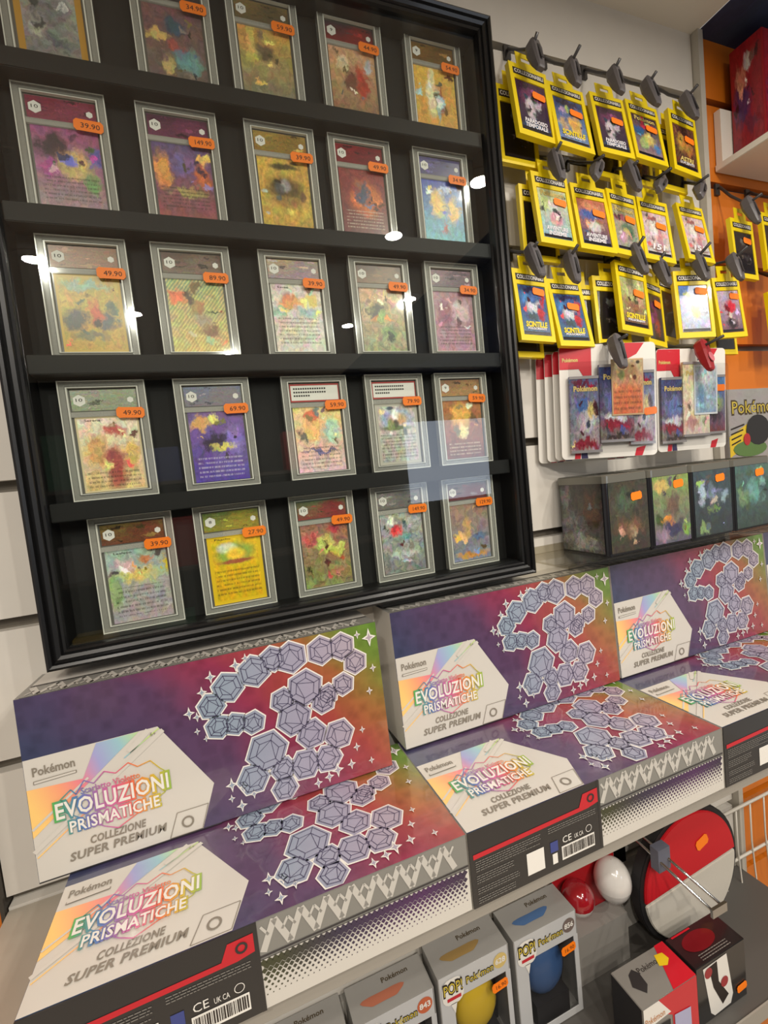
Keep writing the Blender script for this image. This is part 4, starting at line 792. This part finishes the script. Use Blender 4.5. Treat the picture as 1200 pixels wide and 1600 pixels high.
polys('yellow_panel', FRONT, [[(.001, .045), (.070, .075), (.070, .115), (.001, .085)], [(.001, .001), (.05, .001), (.001, .04)]], .0008, mat('toy_yellow_print', (206, 176, 40), .4), tb)
text('brand_outline', 'Pokémon', FRONT, .010, .150, .128, .026, .0008, mat('brown_outline_print', (70, 56, 30), .4), tb, offset=.06)
text('brand_lettering', 'Pokémon', FRONT, .012, .148, .1294, .0235, .0012, mat('toy_gold_lettering', (190, 170, 70), .4), tb, offset=.0)
for k in range(4): polys('fine_print', FRONT, [[(.006, .098-.010*k), (.045-.004*k, .106-.010*k), (.045-.004*k, .109-.010*k), (.006, .101-.010*k)]], .0012, M_ink, tb)
polys('toy_picture', FRONT, [([(.060+.05*math.cos(a), .060+.016*math.sin(a)) for a in [k*math.pi/8 for k in range(16)]], 0, 0), ([(.085+.036*math.cos(a), .095+.030*math.sin(a)) for a in [k*math.pi/8 for k in range(16)]], 1, .0003), ([(.050+.010*math.cos(a), .078+.012*math.sin(a)) for a in [k*math.pi/8 for k in range(16)]], 2, .0006)], .0014, [mat('toy_green_print', (86, 116, 60), .4), mat('toy_black_print', (36, 34, 34), .4), mat('toy_red_print', (170, 40, 40), .4)], tb)
osh = empty('wall_shelf', 'reddish brown shelf under the toy box on the orange wall', 'shelf', (1.3, -.04, -.19))
at_root(boxpart('shelf_board', (1.062, 1.6, -.12, .0235, -.187, -.1755), mat('red_brown_board', (120, 62, 36), .5, noise=.1)), osh)

# ------------------------------------------------------------------ lower shelf: figure boxes
M_popgrey = mat('figure_box_grey', (148, 146, 142), .4, coat=.4, noise=.03); M_popwhite = mat('figure_box_silver', (190, 190, 190), .3, coat=.5)
M_popdark = mat('figure_box_inside', (34, 32, 34), .6)
def figure_box(x, yf, ztop, num, numcol, toy, toycol, label, price=None):
    w_, d_, h_ = .1165, .052, ztop-LZ
    t = empty('figure_box', label, 'toy box', (x, yf, LZ), group='window boxes with vinyl figures')
    mb = MB(); b = .008; wz0, wz1 = .012, h_-.040
    mb.box(0, w_, .049, d_, 0, h_, 0); mb.box(0, .0012, 0, .049, 0, h_, 0); mb.box(w_-.0012, w_, 0, .049, 0, h_, 0); mb.box(.0012, w_-.0012, 0, .049, 0, .0012, 0); mb.box(.0012, w_-.0012, 0, .049, h_-.0012, h_, 0)
    mb.build('carton', M_popgrey, t)
    mb = MB(); mb.box(.0012, .022, -.0006, .0004, .0012, h_-.0005); mb.box(.022, w_-.002, -.0006, .0004, wz1, h_-.0005); mb.box(w_-.008, w_, -.0006, .0004, .0012, wz1); mb.box(.022, w_-.008, -.0006, .0004, .0012, wz0); mb.build('front_frame', M_popwhite, t)
    boxpart('inner_tray', (.003, w_-.003, .044, .0485, .0015, h_-.0015), M_popdark, t)
    boxpart('window', (.0225, w_-.0085, .0006, .0010, wz0, wz1), M_film, t)
    F = FRONT; col = mat('number_%s' % num, numcol, .4)
    cc = [(w_-.016+.0115*math.cos(a), h_-.018+.0115*math.sin(a)) for a in [k*math.pi/10 for k in range(20)]]
    if num: polys('number_disc', F, [cc], .0012, col, t); text('number_lettering', num, F, w_-.0245, w_-.0075, h_-.0215, .0080, .0016, M_whiteprint, t, offset=.03)
    text('brand_outline', 'Pokémon', F, .0425, .0890, h_-.027, .0115, .0010, M_ink, t, offset=.06); text('brand_lettering', 'Pokémon', F, .0435, .0880, h_-.0264, .0102, .0013, mat('pop_gold', (214, 190, 70), .4), t)
    bub = rrect(.004, .038, h_-.045, h_-.006, .013)
    polys('speech_bubble', F, [bub, [(.016, h_-.044), (.022, h_-.060), (.026, h_-.044)]], .0016, M_whiteprint, t)
    text('bubble_outline', 'POP!', F, .0055, .0370, h_-.0285, .0175, .0020, M_ink, t, offset=.07); text('bubble_lettering', 'POP!', F, .0068, .0357, h_-.0275, .0155, .0023, mat('pop_gold', (214, 190, 70), .4), t)
    polys('bubble_strip', F, [[(.011, h_-.0385), (.033, h_-.0385), (.033, h_-.0335), (.011, h_-.0335)]], .0020, M_red, t)
    T = Face((0, 0, h_), (1, 0, 0), (0, 1, 0))
    text('brand_lettering', 'Pokémon', T, .052, .092, .036, .007, .0004, mat('brown_outline_print', (70, 56, 30), .4), t, offset=.02)
    tp = [(.048+.030*math.cos(a)*(1+.2*math.sin(3*a)), .020+.009*math.sin(a)*(1+.3*math.cos(2*a))) for a in [k*math.pi/10 for k in range(20)]]
    polys('top_print', T, [tp], .0004, mat('top_print_%s' % num, toycol, .45), t)
    # plain rounded vinyl form behind the window
    mb = MB(); cx, cz = w_*.55, h_*.45; rx, ry, rz = .036, .019, .044
    rings = [[(cx+rx*math.sin(p)*math.cos(q), .023+ry*math.sin(p)*math.sin(q), cz-rz*math.cos(p)*(1.0 if math.cos(p) < 0 else .9)) for q in [k*math.pi/8 for k in range(16)]] for p in [.08+k*(math.pi-.16)/10 for k in range(11)]]
    mb.loft(rings); mb.build('vinyl_form', mat('vinyl_%s' % num, toy, .35, coat=.4), t, True)
    boxpart('plinth', (.035, w_-.02, .006, .042, .0016, h_*.45-.038), M_popdark, t)
    if price: price_tag(t, price, F, w_-.020, h_-.055, .027, .015, .0018, .1)
    return t
figure_box(.2150, -.034, -.815, '843', (190, 96, 60), (190, 104, 70), (176, 104, 78), 'grey window box numbered 843 with a terracotta shape on top')
figure_box(.3360, -.040, -.801, '628', (206, 180, 110), (220, 184, 40), (150, 122, 70), 'grey window box numbered 628 with a yellow figure inside', '16.90')
figure_box(.4600, -.043, -.800, '856', (110, 96, 90), (60, 92, 140), (70, 104, 150), 'grey window box numbered 856 with a blue figure inside', '16.90')
figure_box(.0900, -.030, -.820, '', (150, 150, 150), (90, 90, 90), (110, 108, 104), 'grey window box mostly out of view at the bottom, beside the 843 box')
# red carded capsules
rc = empty('capsule_card', 'red card with a red and a white capsule ball, behind the figure boxes', 'toy pack', (.66, .012, LZ))
mb = MB(); mb.prism(rrect(-.080, .056, .0, .215, .008), lambda p, k: (p[0], .004-.0012*k, p[1])); mb.build('backing_card', mat('red_backing_card', (176, 26, 34), .4, coat=.3), rc)
def ball(name, cx, cy, cz, r, parent, m0, m1, zr=1.0):
    mb = MB()
    for lo, hi, mi in ((0, 9, 0), (9, 16, 1)):
        mb.loft([[(cx+r*math.sin(p)*math.cos(q), cy+r*math.sin(p)*math.sin(q), cz+zr*r*math.cos(p)) for q in [k*math.pi/10 for k in range(20)]] for p in [.02+k*(math.pi-.04)/16 for k in range(lo, hi+1)]], False, mi)
    return mb.build(name, [m0, m1], parent, True)
M_ballred = mat('capsule_red', (150, 20, 30), .15, coat=1); M_ballwhite = mat('capsule_white', (220, 216, 210), .2, coat=1)
ball('capsule', -.053, -.026, .152, .026, rc, M_ballred, M_ballwhite)
ball('capsule', .022, -.026, .152, .030, rc, M_ballwhite, M_ballwhite, 1.2)
boxpart('base_tray', (-.078, .045, -.03, .002, .0, .085), mat('grey_card_tray', (136, 132, 126), .5), rc)
# round pouch
po = empty('round_pouch', 'large round red and white zip pouch with a black rim hanging behind the gift boxes', 'pouch', (.830, -.030, -.846))
def disc(name, r, y0, y1, m, a0=0, a1=2*math.pi, n=40, parent=po):
    pts = [(r*math.cos(a0+(a1-a0)*k/n), r*math.sin(a0+(a1-a0)*k/n)) for k in range(n if a1-a0 > 6.2 else n+1)]
    mb = MB(); mb.prism(pts, lambda p, k: (p[0], y0 if k == 0 else y1, p[1])); return mb.build(name, m, parent, bevel=.0015)
disc('rim', .1205, .006, -.012, mat('pouch_black', (26, 24, 25), .6))
sl_ = .20
disc('red_half', .1110, -.011, -.0165, mat('pouch_red', (196, 20, 32), .55, noise=.06, nscale=300), sl_-.12, math.pi+sl_-.12)
disc('white_half', .1110, -.011, -.0160, mat('pouch_white', (198, 192, 180), .6, noise=.04, nscale=300), math.pi+sl_-.08, 2*math.pi+sl_-.16)
price_tag(po, '', FRONT, .026, .052, .030, .020, .0175, .35)
boxpart('swing_tag', (-.080, -.066, -.0185, -.0172, .040, .080), mat('swing_tag_paper', (170, 160, 140), .5), po)
boxpart('zip_pull', (-.055, -.045, -.016, -.010, -.128, -.112), mat('pouch_black', (26, 24, 25), .6), po)
# chrome double prong
ck = empty('display_hook', 'chrome double prong hook with a blue-grey clip in front of the pouch', 'hook', (.737, .0235, -.755))
mb = MB()
for dx in (-.010, .010): mb.tube([(dx*.8, .0, 0), (dx*.8, -.06, -.003), (dx, -.178, -.015)], .0022, 8)
mb.build('prong', M_chrome, ck, True)
boxpart('end_plate', (-.015, .015, -.182, -.178, -.022, -.009), M_chrome, ck)
boxpart('base_plate', (-.014, .014, -.002, .0012, -.085, .012), M_chrome, ck)
boxpart('clip', (-.013, .013, -.095, -.080, -.024, .014), mat('blue_grey_clip', (96, 98, 112), .4), ck)
# gift boxes
gb = empty('gift_box', 'grey and red gift box with a heart cut-out on the lower shelf', 'box', (.590, -.147, LZ))
H1 = -.862-LZ
boxpart('carton', (0, .1055, 0, .054, 0, H1), mat('gift_box_grey', (128, 124, 118), .4, coat=.3), gb, bevel=.0008)
polys('black_side', Face((0, .054, 0), (0, -1, 0), (0, 0, 1)), [[(.001, .001), (.053, .001), (.053, H1-.001), (.001, H1-.001)]], .0005, M_popdark, gb)
Tg = Face((0, 0, H1), (1, 0, 0), (0, 1, 0))
polys('red_print', Tg, [[(.060, .0), (.1055, .0), (.1055, .054), (.088, .054)]], .0005, M_blred, gb)
polys('red_front', FRONT, [([(.030, H1), (.1055, H1), (.1055, 0), (.055, 0), (.055, H1-.035), (.030, H1-.02)], 0, 0), ([(.001, H1), (.03, H1), (.052, H1-.028), (.001, H1-.032)], 1, .0003), ([(.001, 0), (.05, 0), (.05, H1-.038), (.001, H1-.034)], 2, .0003)], .0005, [M_blred, M_whiteprint, M_popdark], gb)
polys('heart_cutout', Tg, [[(.012, .026), (.020, .040), (.030, .044), (.036, .036), (.034, .020), (.024, .012)]], .0006, mat('cutout_dark', (40, 36, 36), .6), gb)
text('brand_lettering', 'Pokémon', Tg, .036, .078, .034, .008, .0007, M_ink, gb)
text('brand_lettering', 'Pokémon', FRONT, .003, .040, H1-.026, .010, .0012, mat('gift_gold_lettering', (190, 120, 50), .4), gb)
polys('yellow_print', Tg, [[(.070, .030), (.082, .026), (.092, .032), (.090, .042), (.076, .044)]], .0008, mat('gift_yellow_print', (226, 190, 30), .4), gb)
polys('picture_print', FRONT, [[(.058, .0), (.090, .0), (.090, H1-.040), (.058, H1-.036)]], .0012, mat('gift_picture_print', (170, 170, 200), .4), gb)
gb = empty('gift_box', 'black gift box with a red oval opening and a printed mug', 'box', (.7110, -.135, LZ))
H2 = -.875-LZ
boxpart('carton', (0, .1085, 0, .050, 0, H2), mat('gift_box_black', (28, 26, 27), .3, coat=.5), gb, bevel=.0008)
Tg = Face((0, 0, H2), (1, 0, 0), (0, 1, 0))
polys('oval_opening', Tg, [[(.045+.032*math.cos(a), .028+.014*math.sin(a)) for a in [k*math.pi/12 for k in range(24)]]], .0005, mat('mug_red_inside', (110, 16, 24), .3, coat=.5), gb)
polys('red_lettering_bar', Tg, [[(.010, .0455), (.050, .0455), (.050, .0480), (.010, .0480)]], .0006, M_blred, gb)
fp = []
for i in range(3):
    a_ = .022
    while a_ < .082: l_ = rnd.uniform(.002, .006); fp.append([(a_, .004+i*.0035), (a_+l_, .004+i*.0035), (a_+l_, .0053+i*.0035), (a_, .0053+i*.0035)]); a_ += l_+.001
polys('fine_print', Tg, fp, .0006, M_finep, gb)
mug = [(.014, H2-.006), (.066, H2-.004), (.076, .020), (.070, .006), (.034, .004), (.026, .012)]
polys('mug_print', FRONT, [(mug, 0, 0), ([(.026, H2-.008), (.044, H2-.006), (.046, H2-.040), (.066, .024), (.052, .014), (.034, H2-.045)], 1, .0003)], .0005, [M_whiteprint, M_ink], gb)
for dx, dz in ((.0245, H2-.016), (.058, H2-.046)): polys('mug_dot', FRONT, [[(dx+.008*math.cos(a), dz+.0085*math.sin(a)) for a in [k*math.pi/8 for k in range(16)]]], .0012, mat('mug_dot_red', (150, 40, 46), .4), gb)
price_tag(gb, '', FRONT, .096, .020, .022, .012, .001, .1)
# white wire basket at the right
wb = empty('wire_basket', 'white wire basket at the right against the orange wall', 'basket', (1.06, -.05, -.80))
M_wire = mat('white_wire', (206, 200, 188), .4)
def wire(name, pts, r=.0016):
    mb = MB(); mb.tube(pts, r, 6); o = mb.build(name, M_wire, None, True); return at_root(o, wb)
wire('rim_wire', [(.962, -.004, -.818), (1.34, -.004, -.818)], .003); wire('rim_wire', [(.962, -.002, -.925), (1.34, -.002, -.925)], .0028)
for k in range(9):
    x = .970+k*.042; wire('wire', [(x, -.004, -.818), (x, -.004, -.90), (x+.002, -.008, -.985), (x+.004, -.05, -1.005), (x+.006, -.10, -1.008)])
wire('rim_wire', [(.965, -.10, -1.008), (1.34, -.10, -1.008)], .0028)

# ------------------------------------------------------------------ shop behind the camera (seen in the case glass)
for i, (x, y) in enumerate(LAMPS):
    mb = MB(); n = 20
    R1 = [(math.cos(k*2*math.pi/n), math.sin(k*2*math.pi/n)) for k in range(n)]
    mb.loft([[(.045*a, .045*b, 0) for a, b in R1], [(.045*a, .045*b, -.004) for a, b in R1], [(.030*a, .030*b, -.006) for a, b in R1], [(.030*a, .030*b, 0) for a, b in R1]], False)
    t = empty('downlight', 'round recessed ceiling downlight reflected in the case glass, lamp %s' % ['over the hooks', 'nearest the case', 'over the right aisle', 'towards the far wall', 'far left', 'near left', 'by the far wall', 'over the orange wall'][i], 'lamp', (x, y, CEIL-.0005), group='ceiling downlights')
    mb.build('trim_ring', mat('lamp_trim', (210, 206, 198), .4), t)
win = boxpart('window_1', (1.50, 2.20, -2.598, -2.594, -.30, .30), mat('daylight_pane', (206, 220, 240), .3, emit=2.2)); tag(win, kind='structure')
for k in range(3):
    t = empty('shop_shelf', 'dark shelf unit on the far wall, reflected in the glass, %s tier' % ['low', 'middle', 'high'][k], 'shelf', (.2, -2.45, -1.0+k*.5))
    boxpart('shelf_board', (-1.2, 1.1, -.12, .14, 0, .02), mat('dark_shelf', (60, 52, 46), .6), t)
    for j, (cn, cc) in enumerate((('red', (120, 40, 40)), ('blue', (60, 70, 110)), ('yellow', (150, 130, 60)), ('grey', (90, 90, 90)), ('green', (50, 90, 70)))):
        hh = .18+.12*rnd.random(); ww = .2+.1*rnd.random(); x = -1.1+((j*3+k*2) % 5)*.42
        b = boxpart('shop_box', (x, x+ww, -2.50, -2.36, -.979+k*.5, -.979+k*.5+hh), mat('shop_box_'+cn, cc, .5)); tag(b, '%s shop box on the %s far wall shelf, reflected in the case glass' % (cn, ['low', 'middle', 'high'][k]), 'box', 'boxes on the far wall shelves')
